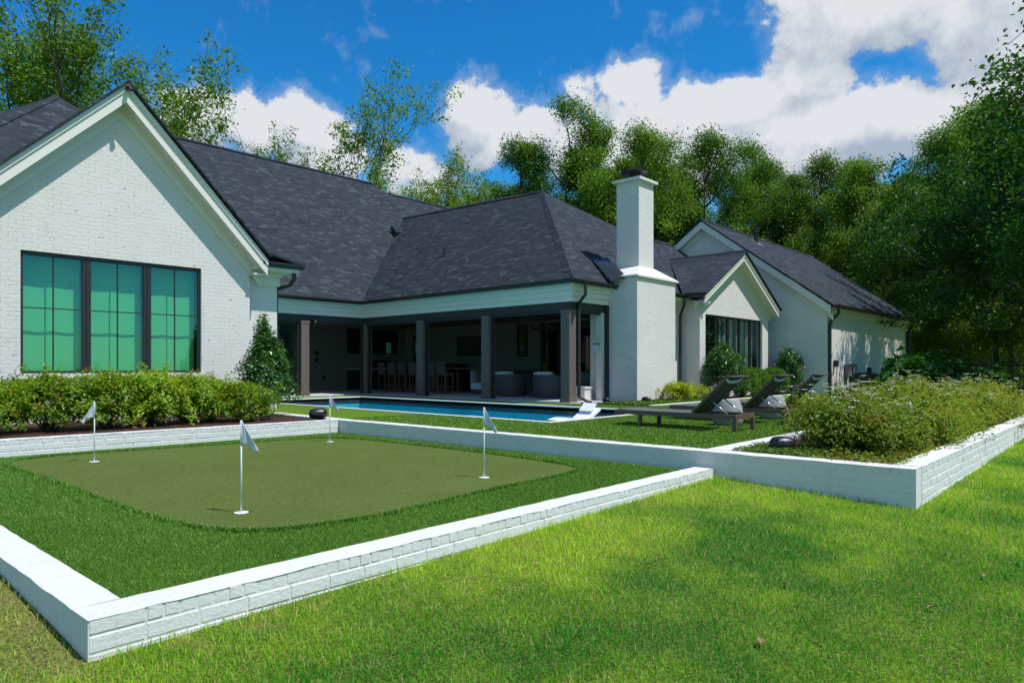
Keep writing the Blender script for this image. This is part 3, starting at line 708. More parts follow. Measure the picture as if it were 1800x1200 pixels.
# porch walls
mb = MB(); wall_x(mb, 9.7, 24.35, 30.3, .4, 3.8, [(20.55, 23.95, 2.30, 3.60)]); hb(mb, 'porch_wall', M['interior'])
window_x(20.55, 23.95, 2.30, 3.60, 30.3, 2, glass='glass_dark', blind=None, vm=1)
mb = MB()
def wall_yplane(m_, x, y0, y1, z0, z1, holes=(), t=.2):
    Y = sorted({y0, y1, *[h[0] for h in holes], *[h[1] for h in holes]}); Zs = sorted({z0, z1, *[h[2] for h in holes], *[h[3] for h in holes]})
    for xx in (x, x + t):
        for i in range(len(Y) - 1):
            for j in range(len(Zs) - 1):
                cy, cz = (Y[i] + Y[i + 1]) / 2, (Zs[j] + Zs[j + 1]) / 2
                if any(h[0] < cy < h[1] and h[2] < cz < h[3] for h in holes): continue
                m_.quad((xx, Y[i], Zs[j]), (xx, Y[i + 1], Zs[j]), (xx, Y[i + 1], Zs[j + 1]), (xx, Y[i], Zs[j + 1]))
wall_yplane(mb, 24.35, 13.8, 30.3, .4, 3.8, [(14.2, 20.42, .4, 3.62), (21.18, 21.9, 2.1, 3.62), (28.6, 29.6, .4, 3.3)]); hb(mb, 'porch_wall', M['interior'])
def window_yplane(y0, y1, z0, z1, x, n=1, name='window'):
    m_ = MB(); f = .07; xf = x + .05
    for a, b in [(y0 + (y1 - y0) * i / n, y0 + (y1 - y0) * (i + 1) / n) for i in range(n)]:
        m_.box(xf, a, z0, xf + .06, b, z0 + f); m_.box(xf, a, z1 - f, xf + .06, b, z1); m_.box(xf, a, z0 + f, xf + .06, a + f, z1 - f); m_.box(xf, b - f, z0 + f, xf + .06, b, z1 - f)
    w_ = hb(m_, name, M['dark_metal'])
    g = MB(); g.quad((xf + .03, y0, z0), (xf + .03, y1, z0), (xf + .03, y1, z1), (xf + .03, y0, z1)); g.build('pane', M['glass_dark'], w_)
    b = MB(); b.box(xf + .9, y0 - .3, z0 - .3, xf + .92, y1 + .3, z1 + .3); b.build('room_behind', M['interior_dark'], w_)
window_yplane(14.2, 20.42, .46, 3.62, 24.35, 6, 'sliding_door'); window_yplane(21.18, 21.9, 2.1, 3.62, 24.35); window_yplane(28.6, 29.6, .46, 3.3, 24.35, 1, 'door')
# glazed door left of the first post
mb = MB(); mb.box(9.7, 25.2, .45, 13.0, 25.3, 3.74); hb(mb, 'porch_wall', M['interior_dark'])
mb = MB()
for a, b in ((13.0, 13.85), (13.85, 14.55)):
    mb.box(a, 25.2, .45, b, 25.26, .62); mb.box(a, 25.2, 3.3, b, 25.26, 3.47); mb.box(a, 25.2, .62, a + .09, 25.26, 3.3); mb.box(b - .09, 25.2, .62, b, 25.26, 3.3)
dd = hb(mb, 'glass_door', M['dark_metal'])
g = MB(); g.quad((13.05, 25.23, .6), (14.5, 25.23, .6), (14.5, 25.23, 3.4), (13.05, 25.23, 3.4)); g.build('pane', M['glass_dark'], dd)
g = MB(); g.box(13.0, 25.5, .45, 14.5, 25.55, 3.6); g.build('room_behind', M['interior_dark'], dd)
for (x, z) in ((18.75, 2.31), (18.75, 1.94), (19.17, 1.08)):
    m_ = MB(); m_.box(x - .1, 30.27, z - .1, x + .1, 30.298, z + .1); hb(m_, 'wall_socket', M['dark_metal'], bevel=.006)
# fireplace + chimney
mb = MB(); mb.box(19.52, 13.62, .45, 22.6, 13.86, 3.469); hb(mb, 'fireplace', M['brick'])
mb = MB(); mb.box(18.98, 13.95, .45, 19.4, 14.3, .86); mb.box(18.94, 13.92, .86, 19.44, 14.33, .93); hb(mb, 'hearth', M['brick'])
mb = MB(); mb.box(19.66, 13.5, .44, 19.79, 13.598, 3.72); hb(mb, 'opening_frame', M['dark_metal'])
ch = MB(); ch.box(19.8, 12.38, .3, 22.36, 14.3, 4.63)
chim = hb(ch, 'chimney', M['brick'])
sh = MB(); sh.box(20.74, 12.9, 4.9, 21.72, 13.82, 8.16); sh.build('chimney_shaft', M['brick'], chim)
s_ = MB(); a = [(19.72, 12.30), (22.46, 12.30), (22.46, 14.3), (19.72, 14.3)]; b = [(20.735, 12.895), (21.725, 12.895), (21.725, 13.86), (20.735, 13.86)]
for i in range(4):
    j = (i + 1) % 4; s_.quad((*a[i], 4.70), (*a[j], 4.70), (*b[j], 5.14), (*b[i], 5.14)); s_.quad((*a[i], 4.64), (*a[j], 4.64), (*a[j], 4.70), (*a[i], 4.70))
s_.quad(*[(*q, 4.64) for q in a]); s_.build('chimney_shoulder', M['trim'], chim)
s_ = MB(); s_.box(20.62, 12.78, 8.16, 21.84, 13.94, 8.25); s_.box(20.66, 12.82, 8.2505, 21.80, 13.90, 8.28, .06); s_.build('chimney_cap', M['trim'], chim)
s_ = MB(); s_.lathe([(.2, 0), (.2, .235)], (21.23, 13.36, 8.27), 16); s_.lathe([(.36, 0), (.50, .05), (.51, .09), (.34, .15), (.05, .18)], (21.23, 13.36, 8.50), 24); s_.build('flue_cap', M['gutter'], chim)
for xq, zq in ((24.45, 4.08), (24.7, 4.12)):
    m_ = MB(); m_.tube([(xq, 12.35, zq), (xq + .02, 12.2, zq - .07)], [.05, .07], 8); hb(m_, 'flood_light', M['white_plastic'])
# flashing cricket beside the chimney
mb = MB(); mb.prism([(19.3, 13.1, 4.45), (19.8, 12.8, 4.62), (20.7, 14.2, 5.5), (20.2, 14.5, 5.42)], (0, 0, .06)); hb(mb, 'flashing', M['gutter'])
# recess wall right of the chimney
mb = MB(); wall_x(mb, 22.36, 24.5, 13.3, .3, 4.2); hb(mb, 'wall', M['brick'])
mb = MB(); mb.box(22.36, 12.95, 4.16, 24.6, 13.3, 4.22); mb.box(22.36, 13.24, 3.98, 24.46, 13.298, 4.16); mb.box(22.4, 12.94, 4.22, 24.6, 12.97, 4.36); hb(mb, 'eave_board', M['trim'])
gutter((22.4, 12.95, 4.38), (24.15, 12.95, 4.38), (0, -1)); gutter((24.12, 12.1, 4.38), (24.12, 13.0, 4.38), (-1, 0))
roof([[(22.4, 12.85, 4.41), (22.4, 13.25, 4.44), (24.4, 13.25, 4.44), (24.4, 12.85, 4.41)]], .05)
downspout([(23.95, 12.86, 4.27), (23.95, 12.86, 4.05), (24.2, 13.1, 3.8), (24.25, 13.2, 3.6), (24.25, 13.2, .42)])
# ---- E: small gable wing
SY = 12.5; sx, sz = 27.62, 6.42
mb = MB(); gable_face(mb, 24.48, 31.1, SY, .3, 4.05, 27.7, 6.2, [(24.95, 30.45, 1.22, 3.68)])
mb.quad((24.48, SY, .3), (24.48, 13.3, .3), (24.48, 13.3, 4.2), (24.48, SY, 4.2)); mb.quad((31.1, SY, .3), (31.1, 14, .3), (31.1, 14, 4.2), (31.1, SY, 4.2))
hb(mb, 'wall', M['brick'], label='small sunlit gable wall right of the chimney')
window_x(24.95, 30.45, 1.22, 3.68, SY, 5, glass='glass', blind=None, split=.56, label='five light window of the small gable')
cu = MB(); K = 90
for k in range(K):
    xa_, xb_ = 26.9 + 3.4 * k / K, 26.9 + 3.4 * (k + 1) / K
    if 28.2 < xa_ < 28.5: continue
    cu.quad((xa_, 12.9 + .05 * math.sin(xa_ * 16), 1.2), (xb_, 12.9 + .05 * math.sin(xb_ * 16), 1.2), (xb_, 12.9 + .05 * math.sin(xb_ * 16), 3.7), (xa_, 12.9 + .05 * math.sin(xa_ * 16), 3.7))
hb(cu, 'curtain', M['curtain'], smooth=True)
mb = MB(); mb.box(24.9, SY - .05, 1.12, 30.5, SY + .05, 1.215); hb(mb, 'window_sill', M['block'])
rake(sx, sz, 31.35, 4.28, 12.1, SY, 1, depth=.34, fr=.24); rake(sx, sz, 24.1, 4.42, 12.1, SY, -1, depth=.34, fr=.24)
roof([[(sx, 12.0, sz), (28.35, 16.0, 6.53), (25.0, 13.6, 4.72), (24.05, 13.0, 4.45), (24.05, 12.0, 4.42)]], .06)
roof([[(sx, 12.0, sz), (28.35, 16.0, 6.53), (31.4, 14.6, 4.6), (31.4, 12.0, 4.27)]], .06)
ridge_cap([(sx, 12.02, sz + .02), (28.4, 16.0, 6.56)], .11); gutter((31.4, 12.0, 4.26), (31.4, 14.5, 4.26), (1, 0), .11)
# ---- F: far wing, west gable face x=32 and long south wall
def xw(mb, pts, x): mb.quad(*[(x, y, z) for y, z in pts])
mb = MB(); xw(mb, [(10.2, .3), (22.4, .3), (22.4, 4.2), (16.1, 8.72), (10.2, 4.25)], 32.0); wall_x(mb, 32.0, 46.0, 10.2, .3, 4.3); mb.quad((46, 10.2, .3), (46, 22, .3), (46, 22, 4.3), (46, 10.2, 4.3))
hb(mb, 'wall', M['brick'], label='far garage-like wing with a shaded gable end')
def rake_x(ya, za, yf, zf, x, wx, name='rake_board'):
    m_ = MB(); a0 = Vector((x, ya, za - .06)); f0 = Vector((x, yf, zf - .06)); V = Vector
    m_.prism([a0, f0, f0 + V((0, 0, -.36)), a0 + V((0, 0, -.36))], (.04, 0, 0))
    m_.prism([a0 + V((.04, 0, -.3)), f0 + V((.04, 0, -.3)), f0 + V((.04, 0, -.33)), a0 + V((.04, 0, -.33))], (wx - x - .043, 0, 0))
    m_.prism([a0 + V((wx - x - .05, 0, -.331)), f0 + V((wx - x - .05, 0, -.331)), f0 + V((wx - x - .05, 0, -.62)), a0 + V((wx - x - .05, 0, -.62))], (.047, 0, 0))
    return hb(m_, name, M['trim'])
rake_x(16.1, 8.92, 9.95, 4.36, 31.66, 32.0); rake_x(16.1, 8.92, 22.3, 4.5, 31.66, 32.0)
roof([[(31.6, 9.85, 4.36), (46.2, 9.72, 4.40), (46.2, 15.6, 8.72), (31.6, 16.1, 8.94)]], .06)
roof([[(31.6, 16.1, 8.94), (46.2, 15.6, 8.72), (46.2, 22.4, 4.4), (31.6, 22.5, 4.4)]], .06)
ridge_cap([(31.6, 16.1, 8.96), (46.2, 15.6, 8.74)], .12)
gutter((31.7, 9.86, 4.36), (46.25, 9.72, 4.40), (0, -1), .15)
mb = MB(); mb.box(32.0, 9.86, 4.18, 46.1, 10.2, 4.24); mb.box(32.02, 10.14, 3.9, 46.0, 10.197, 4.18); hb(mb, 'eave_board', M['trim'])
downspout([(32.2, 9.78, 4.22), (32.2, 9.78, 3.98), (32.12, 10.05, 3.7), (32.1, 10.12, 3.5), (32.1, 10.12, .4)], .07); downspout([(46.05, 9.8, 4.2), (46.0, 10.0, 3.9), (46.0, 10.1, .3)], .11)
# roof furniture
mb = MB(); mb.tube([(36.2, 15.2, 8.2), (36.2, 15.2, 8.85)], .11, 10); mb.tube([(36.2, 15.2, 8.85), (36.2, 15.2, 9.1)], .17, 10); hb(mb, 'vent_pipe', M['gutter'])
mb = MB(); mb.prism([(35.9, 14.9, 8.02), (36.5, 14.9, 8.02), (36.5, 15.4, 8.4), (35.9, 15.4, 8.4)], (0, 0, .09)); hb(mb, 'vent_flashing', M['steel'])
mb = MB(); mb.prism([(22.15, 28.35, 8.35), (22.75, 28.35, 8.35), (22.75, 28.75, 8.75), (22.15, 28.75, 8.75)], (0, -.08, .22)); hb(mb, 'roof_vent', M['gutter'])
mb = MB(); mb.tube([(19.75, 21.9, 6.15), (19.75, 21.9, 6.72)], .04, 8); hb(mb, 'vent_pipe', M['gutter'])
downspout([(17.95, 13.15, 4.28), (17.95, 13.15, 3.95), (17.98, 13.4, 3.72), (18.14, 13.55, 3.6), (18.14, 13.56, 3.4), (18.14, 13.56, .62), (18.2, 13.3, .5), (18.35, 13.2, .48)], .06)

# ================================================================== OBJECTS
# ---- golf flags
def golf_flag(loc, rz, label, droop=1.):
    t = thing('golf_flag', label, 'golf flag', loc, 0, 'flags on the putting green')
    m_ = MB(); m_.tube([(0, 0, -.05), (0, 0, .90)], .0085, 8); m_.build('pole', M['white_plastic'], t, True)
    m_ = MB(); m_.lathe([(.068, 0), (.068, .006), (.052, .007)], (0, 0, 0), 24); m_.build('cup', M['white_plastic'], t)
    # hanging cloth: triangle folded in soft waves
    nu, nv = 12, 14; V = []; Fq = []
    for j in range(nv + 1):
        v = j / nv; z = .90 - .235 * v
        for i in range(nu + 1):
            u = i / nu; ln = .20 * v * (1.0 if v < .86 else 1 - (v - .86) * 1.6)
            x = u * ln; dz = -.10 * u * u * v; wv = .016 * math.sin(u * 9 + v * 4) * u
            V.append((x * math.cos(rz) - wv * math.sin(rz), x * math.sin(rz) + wv * math.cos(rz), z + dz + .004))
    for j in range(nv):
        for i in range(nu): a = j * (nu + 1) + i; Fq.append((a, a + 1, a + nu + 2, a + nu + 1))
    m_ = MB(); m_.v = V; m_.f = Fq; o = m_.build('flag', M['flag'], t, True)
    so_ = o.modifiers.new('s', 'SOLIDIFY'); so_.thickness = .002
    m_ = MB(); m_.tube([(0, 0, .655), (0, 0, .905)], .0115, 8); m_.build('sleeve', M['flag'], t, True)
gzg = .177
golf_flag((3.18, 6.481, gzg), R(-48), 'nearest white golf flag, standing in the front of the green')
golf_flag((6.30, 6.228, gzg), R(-60), 'white golf flag at the right end of the green')
golf_flag((3.405, 11.607, gzg), R(150), 'white golf flag at the left of the green, its cloth blown to the left')
golf_flag((7.329, 11.37, gzg), R(-50), 'farthest white golf flag, beside the black speaker at the back of the green')
# ---- landscape speakers
def speaker(loc, rz, s, label):
    t = thing('garden_speaker', label, 'outdoor speaker', loc, rz, 'black outdoor speakers', s)
    m_ = MB(); prof = [(.0, -.29), (.085, -.285), (.13, -.24), (.15, -.12), (.145, .05), (.125, .2), (.10, .27), (.04, .3), (0.01, .302)]
    n = len(m_.v); seg = 20
    for r, x in prof:
        for k in range(seg): an = 2 * math.pi * k / seg; m_.v.append((x * .78, r * math.cos(an), .17 + r * math.sin(an)))
    for i in range(len(prof) - 1):
        for k in range(seg): k2 = (k + 1) % seg; m_.f.append((i * seg + k, i * seg + k2, (i + 1) * seg + k2, (i + 1) * seg + k))
    m_.build('body', M['black_plastic'], t, True)
    m_ = MB(); m_.box(-.06, -.035, -.02, .02, .035, .08); m_.build('stake', M['black_plastic'], t)
    m_ = MB(); m_.tube([(-.232, 0, .17), (-.216, 0, .17)], [.075, .088], 20); m_.build('grille', M['dark_metal'], t, True)
speaker((8.55, 13.75, .40), R(160), .85, 'black speaker beside the mulch bed, behind the farthest golf flag')
speaker((9.78, 3.72, .385), R(-48), .74, 'large black speaker in the rose bed next to the coping')
speaker((18.95, 13.05, .40), R(-120), .65, 'small black speaker left of the chimney base')
speaker((19.75, 12.0, .40), R(-110), .72, 'small black speaker in front of the chimney corner')
# ---- loungers
def lounger(loc, label):
    t = thing('sun_lounger', label, 'sun lounger', loc, 0, 'sun loungers on the turf')
    Wd, L, hz = .82, 2.6, .33
    m_ = MB(); m_.box(0, 0, hz - .09, .045, L, hz); m_.box(Wd - .045, 0, hz - .09, Wd, L, hz); m_.box(.045, 0, hz - .09, Wd - .045, .045, hz); m_.box(.045, L - .045, hz - .09, Wd - .045, L, hz); m_.box(.045, .86, hz - .08, Wd - .045, .90, hz - .02)
    m_.build('frame', M['lounge_frame'], t, bevel=.004)
    for x in (.0, Wd - .07):
        for y in (0, L - .62):
            m_ = MB(); m_.box(x, y, 0, x + .07, y + .07, hz - .0905) if y else m_.box(x, y, 0, x + .07, y + .07, hz - .0905); m_.build('leg', M['lounge_frame'], t, bevel=.004)
    for x in (.0, Wd - .07):
        pass
    m_ = MB(); K = 12
    for k in range(K):
        y0, y1 = .9 + (L - .95) * k / K, .9 + (L - .95) * (k + 1) / K
        f = lambda y: hz + .004 - .012 * math.sin(math.pi * (y - .9) / (L - .95))
        m_.quad((.046, y0, f(y0)), (Wd - .046, y0, f(y0)), (Wd - .046, y1, f(y1)), (.046, y1, f(y1)))
    m_.build('seat_sling', M['sling_pale'], t, True)
    b0, b1 = Vector((0, .90, hz + .02)), Vector((0, .22, hz + .68)); d = (b1 - b0); nrm = Vector((0, -d.z, d.y)).normalized()
    m_ = MB(); m_.prism([b0 + Vector((.05, 0, 0)), b0 + Vector((Wd - .05, 0, 0)), b1 + Vector((Wd - .05, 0, 0)), b1 + Vector((.05, 0, 0))], nrm * .022)
    bk = m_.build('backrest', M['sling'], t)
    for x in (.03, Wd - .055):
        m_ = MB(); m_.prism([b0 + Vector((x, 0, 0)), b0 + Vector((x + .025, 0, 0)), b1 + Vector((x + .025, 0, 0)), b1 + Vector((x, 0, 0))], nrm * .04); m_.build('side_rail', M['lounge_frame'], bk)
    m_ = MB(); c0 = b1 - nrm * .0 + Vector((0, 0, -.0)); m_.box(.03, b1.y - .13, b1.z - .01, Wd - .03, b1.y + .02, b1.z + .02); m_.build('top_rail', M['lounge_frame'], bk, bevel=.01)
    m_ = MB(); m_.tube([(.08, b1.y + .0, b1.z - .03), (.2, b1.y + .03, b1.z - .085), (Wd / 2, b1.y + .04, b1.z - .10), (Wd - .2, b1.y + .03, b1.z - .085), (Wd - .08, b1.y, b1.z - .03)], .028, 8); m_.build('headrest', M['cushion'], bk, True)
    for x in (.12, Wd - .12):
        m_ = MB(); m_.tube([(x, .62, hz + .30), (x, .18, hz - .03)], .012, 6); m_.build('prop_strut', M['steel'], t, True)
    return t
lg = lounger((11.8, 5.32, TZ), 'nearest sun lounger with brown frame and raised dark back, beside the pool corner')
dup(lg, (14.0, 5.30, TZ), 0, label='middle sun lounger, between the two round concrete side tables')
dup(lg, (16.25, 5.30, TZ), 0, label='farthest sun lounger, partly hidden behind the roses')
def drum(loc, label):
    t = thing('side_table', label, 'side table', loc, 0, 'round concrete side tables')
    m_ = MB(); m_.lathe([(.24, 0), (.275, .02), (.30, .14), (.30, .24), (.27, .40), (.235, .50), (.225, .52)], (0, 0, 0), 32); m_.build('base', M['stone_seat'], t, True)
    m_ = MB(); m_.lathe([(.226, .519), (.222, .530), (.05, .532)], (0, 0, 0), 32); m_.build('top', M['stone_seat'], t, True)
drum((13.25, 6.15, TZ), 'round concrete side table behind the nearest lounger'); drum((15.5, 6.12, TZ), 'round concrete side table behind the middle lounger')
# ---- pool lounger (floating ledge chair)
t = thing('pool_lounger', 'white moulded lounger lying on the pool edge with its head raised', 'pool lounger', (12.62, 9.42, .33), R(0), None, .72)
m_ = MB(); pr = []
for k in range(25):
    u = k / 24; y = -.35 + 1.0 * 0; x = -.85 + 1.95 * u
    z = .10 + .10 * math.sin(u * 5.2 + .3) * (1 - u * .3) - .02
    if u > .66: z = .10 + (u - .66) * .95
    pr.append((x, z))
for a, b in zip(pr[:-1], pr[1:]):
    m_.quad((a[0], -.05, a[1]), (b[0], -.05, b[1]), (b[0], .62, b[1]), (a[0], .62, a[1])); m_.quad((a[0], -.05, a[1] - .08), (b[0], -.05, b[1] - .08), (b[0], .62, b[1] - .08), (a[0], .62, a[1] - .08))
    m_.quad((a[0], -.05, a[1]), (b[0], -.05, b[1]), (b[0], -.05, b[1] - .08), (a[0], -.05, a[1] - .08)); m_.quad((a[0], .62, a[1]), (b[0], .62, b[1]), (b[0], .62, b[1] - .08), (a[0], .62, a[1] - .08))
m_.build('shell', M['white_plastic'], t, True)
m_ = MB(); m_.prism([(.72, .03, .31), (1.0, .03, .55), (1.0, .54, .55), (.72, .54, .31)], (-.03, 0, .035)); o = m_.build('head_cushion', M['white_plastic'], t, bevel=.01)
# ---- porch furniture
def bar_stool(loc, rz):
    t = thing('bar_stool', 'grey-backed bar stool at the porch counter, first of the row from the inner post', 'bar stool', loc, rz, 'bar stools on the porch')
    for x in (-.24, .20):
        for y in (-.24, .20):
            m_ = MB(); m_.box(x, y, 0, x + .04, y + .04, .80); m_.build('leg', M['wood'], t)
    m_ = MB(); m_.box(-.24, -.24, .30, -.20, .24, .33); m_.box(.20, -.24, .30, .24, .24, .33); m_.box(-.2, -.235, .22, .2, -.21, .25); m_.build('stretcher', M['wood'], t)
    m_ = MB(); m_.box(-.26, -.26, .80, .26, .26, .90); m_.build('seat', M['wicker'], t, bevel=.02)
    m_ = MB(); m_.prism([(-.26, -.26, .901), (-.26, .26, .901), (-.30, .26, 1.36), (-.30, -.26, 1.36)], (.05, 0, 0)); m_.build('backrest', M['wicker'], t, bevel=.015)
    return t
bs = bar_stool((19.75, 26.0, .45), 0)
lab = ['second bar stool from the inner post, in the shaded porch', 'third bar stool from the inner post, in the shaded porch', 'fourth bar stool, just left of the middle post', 'fifth bar stool, just right of the middle post', 'last bar stool, beside the table legs']
for i, y in enumerate((25.25, 24.5, 23.75, 22.55, 21.85)): dup(bs, (19.75, y, .45), 0, label=lab[i])
t = thing('bar_table', 'long bar-height table behind the stools in the porch', 'table', (20.7, 23.4, .45))
m_ = MB(); m_.box(-.4, -3.0, 1.06, .4, 3.0, 1.12); m_.build('top', M['wood'], t)
for x in (-.36, .3):
    for y in (-2.95, -1.0, 1.0, 2.88):
        m_ = MB(); m_.box(x, y, 0, x + .07, y + .07, 1.06); m_.build('leg', M['wood'], t)
t = thing('grill', 'covered dark grill against the back wall of the porch', 'grill', (23.6, 25.4, .45))
m_ = MB(); m_.box(-.4, -.9, 0, .4, .9, .95, .02); m_.build('cabinet', M['black_plastic'], t, bevel=.02)
m_ = MB(); m_.box(-.36, -.7, .952, .36, .7, 1.32, .10); m_.build('lid', M['dark_metal'], t, bevel=.04)
t = thing('kitchen_counter', 'dark outdoor kitchen counter with hood under the high porch window', 'counter', (22.3, 29.7, .45))
m_ = MB(); m_.box(-1.8, -.4, 0, 1.7, .5, 1.02); m_.build('cabinet', M['black_plastic'], t); m_ = MB(); m_.box(-1.85, -.45, 1.021, 1.75, .52, 1.08); m_.build('worktop', M['concrete'], t); m_ = MB(); m_.box(-.6, -.2, 1.081, .6, .4, 1.5, .1); m_.build('hood', M['dark_metal'], t, bevel=.05)
def barrel(loc, rz, label):
    t = thing('barrel_chair', label, 'armchair', loc, rz, 'round wicker chairs in the porch')
    m_ = MB(); m_.lathe([(.58, 0), (.62, .04), (.65, .45), (.66, .84), (.64, .86), (.55, .86), (.52, .45)], (0, 0, 0), 36); m_.build('shell', M['wicker'], t, True)
    m_ = MB(); m_.lathe([(.5, 0), (.52, .06), (.50, .12), (.2, .14)], (0, 0, .40), 30); m_.build('seat_cushion', M['cushion'], t, True)
    m_ = MB(); m_.lathe([(.30, 0), (.34, .05), (.33, .12), (.22, .15), (.02, .155)], (-.25, .1, .83), 24, 1., 1.25); m_.build('back_cushion', M['cushion'], t, True)
    return t
barrel((20.2, 18.5, .45), 0, 'left round grey wicker chair with pale cushion in the porch'); barrel((20.05, 16.35, .45), 0, 'right round grey wicker chair with pale cushion, next to the corner post')
t = thing('sofa', 'pale grey outdoor sofa with wooden arm, deep in the porch behind the corner post', 'sofa', (22.4, 16.0, .45))
m_ = MB(); m_.box(-.5, -1.2, .12, .5, 1.2, .42); m_.build('seat', M['sofa'], t, bevel=.05); m_ = MB(); m_.box(.2, -1.2, .42, .5, 1.2, .95); m_.build('backrest', M['sofa'], t, bevel=.05)
for y in (-1.3, 1.22):
    m_ = MB(); m_.box(-.52, y, 0, .5, y + .08, .72); m_.build('arm', M['wood'], t)
t = thing('console_table', 'dark console table against the porch back wall, left of the wicker chairs', 'table', (23.9, 21.2, .45))
m_ = MB(); m_.box(-.25, -.9, .95, .25, .9, 1.0); m_.build('top', M['wood'], t)
for y in (-.85, .79):
    m_ = MB(); m_.box(-.2, y, 0, .2, y + .06, .95); m_.build('leg', M['wood'], t)
t = thing('lounge_chair', 'pale lounge chair half hidden behind the post, left of the wicker chairs', 'armchair', (20.6, 20.5, .45))
m_ = MB(); m_.box(-.35, -.35, .2, .35, .35, .5); m_.build('seat', M['cushion'], t, bevel=.05); m_ = MB(); m_.box(-.35, .2, .5, .35, .36, 1.0); m_.build('backrest', M['sofa'], t, bevel=.04)
t = thing('wall_picture', 'dark framed print hanging on the porch back wall', 'picture', (24.33, 25.05, 2.66))
m_ = MB()
for a in ((-.04, -.94, -.50, 0, .94, -.44), (-.04, -.94, .44, 0, .94, .5), (-.04, -.94, -.44, 0, -.88, .44), (-.04, .88, -.44, 0, .94, .44)): m_.box(*a)
m_.build('frame', M['black_plastic'], t); m_ = MB(); m_.box(-.02, -.88, -.44, -.005, .88, .44); m_.build('print', M['picture'], t)
t = thing('chandelier', 'black ring chandelier hanging from the porch ceiling', 'chandelier', (21.0, 17.0, 3.1))
m_ = MB(); K = 32; m_.tube([(.85 * math.cos(2 * math.pi * k / K), .85 * math.sin(2 * math.pi * k / K), 0) for k in range(K + 1)], .035, 6, False); m_.build('ring', M['gutter'], t)
for k in range(4):
    an = math.pi / 2 * k; m_ = MB(); m_.tube([(.85 * math.cos(an), .85 * math.sin(an), 0), (0, 0, .6)], .01, 5); m_.build('chain', M['gutter'], t)
for k in range(10):
    an = 2 * math.pi * k / 10; m_ = MB(); m_.tube([(.85 * math.cos(an), .85 * math.sin(an), .02), (.85 * math.cos(an), .85 * math.sin(an), .2)], .03, 6); m_.build('candle', M['gutter'], t)
t = thing('wall_lantern', 'small pale lantern on the fireplace wall', 'lantern', (19.42, 13.8, 2.25))
m_ = MB(); m_.box(-.06, -.07, -.12, .06, .07, .12); m_.build('lamp_body', M['cushion'], t); m_ = MB(); m_.box(-.08, -.09, .121, .08, .09, .15); m_.build('cap', M['gutter'], t)
t = thing('security_camera', 'black dome camera under the porch beam beside the left post', 'camera', (15.25, 24.75, 3.40))
m_ = MB(); m_.lathe([(.02, -.14), (.09, -.11), (.12, -.03), (.13, .02), (.13, .06)], (0, 0, 0), 20); m_.build('dome', M['black_plastic'], t, True); m_ = MB(); m_.box(-.05, -.05, .0605, .05, .2, .10); m_.build('bracket', M['black_plastic'], t)
t = thing('fire_tools', 'small pale fireplace tools standing by the hearth', 'fire tools', (18.55, 13.95, .45))
m_ = MB(); m_.lathe([(.12, 0), (.12, .03), (.02, .04)], (0, 0, 0), 16); m_.build('stand_base', M['steel'], t)
for dx in (-.08, .0, .08):
    m_ = MB(); m_.tube([(dx, 0, .02), (dx, .02, .42)], .012, 6); m_.build('tool', M['steel'], t)
# ---- things at the far wing
t = thing('air_conditioner', 'grey air conditioning unit standing against the far wing', 'AC unit', (35.3, 9.5, .35))
m_ = MB(); m_.box(-.5, -.4, 0, .5, .4, .95); m_.build('casing', M['black_plastic'], t, bevel=.03); m_ = MB(); m_.lathe([(.34, 0), (.36, .03), (.1, .04)], (0, 0, .951), 20); m_.build('fan_guard', M['dark_metal'], t)
for x in (34.6, 35.4):
    t = thing('utility_box', 'tan utility box on the far wing wall, %s of the pair' % ('left' if x < 35 else 'right'), 'utility box', (x, 10.1, 1.45), group='utility boxes'); m_ = MB(); m_.box(-.28, -.1, -.32, .28, .08, .3); m_.build('box', M['utility'], t, bevel=.02)
    m_ = MB(); m_.box(-.22, -.115, -.26, .22, -.101, .24); m_.build('cover', M['utility'], t)
t = thing('power_outlet', 'dark outlet box with a hanging cable on the far wing wall', 'outlet', (32.9, 10.12, 1.75))
m_ = MB(); m_.box(-.09, -.1, -.14, .09, .06, .16); m_.build('box', M['dark_metal'], t, bevel=.01); m_ = MB(); m_.tube([(0, -.05, -.14), (-.12, -.08, -.5), (-.2, -.1, -1.0), (-.1, -.3, -1.3)], .014, 6); m_.build('cable', M['black_plastic'], t)
t = thing('power_outlet', 'small dark box low on the far wing wall, right of the tan boxes', 'outlet', (38.1, 10.12, 1.35))
m_ = MB(); m_.box(-.09, -.1, -.25, .09, .06, .25); m_.build('box', M['dark_metal'], t, bevel=.01); m_ = MB(); m_.box(-.06, -.11, -.2, .06, -.101, .2); m_.build('cover', M['black_plastic'], t)
t = thing('bird_feeder', 'black bird feeder hanging from a curved hook beside the far wing', 'bird feeder', (38.0, 8.6, .3))
m_ = MB(); m_.tube([(0, 0, 0), (0, 0, 1.75)] + [(.22 - .22 * math.cos(a), 0, 1.75 + .18 * math.sin(a)) for a in (R(40), R(80), R(120), R(160))] + [(.5, 0, 1.62), (.56, 0, 1.72)], .014, 6); m_.build('hook', M['black_plastic'], t)
m_ = MB(); m_.box(.36, -.12, 1.0, .64, .12, 1.05); m_.box(.33, -.15, 1.38, .67, .15, 1.43)
for x in (.38, .5, .62): m_.tube([(x, 0, 1.04), (x, 0, 1.39)], .018, 6)
m_.tube([(.5, 0, 1.43), (.5, 0, 1.64)], .006, 5); m_.build('cage', M['black_plastic'], t)
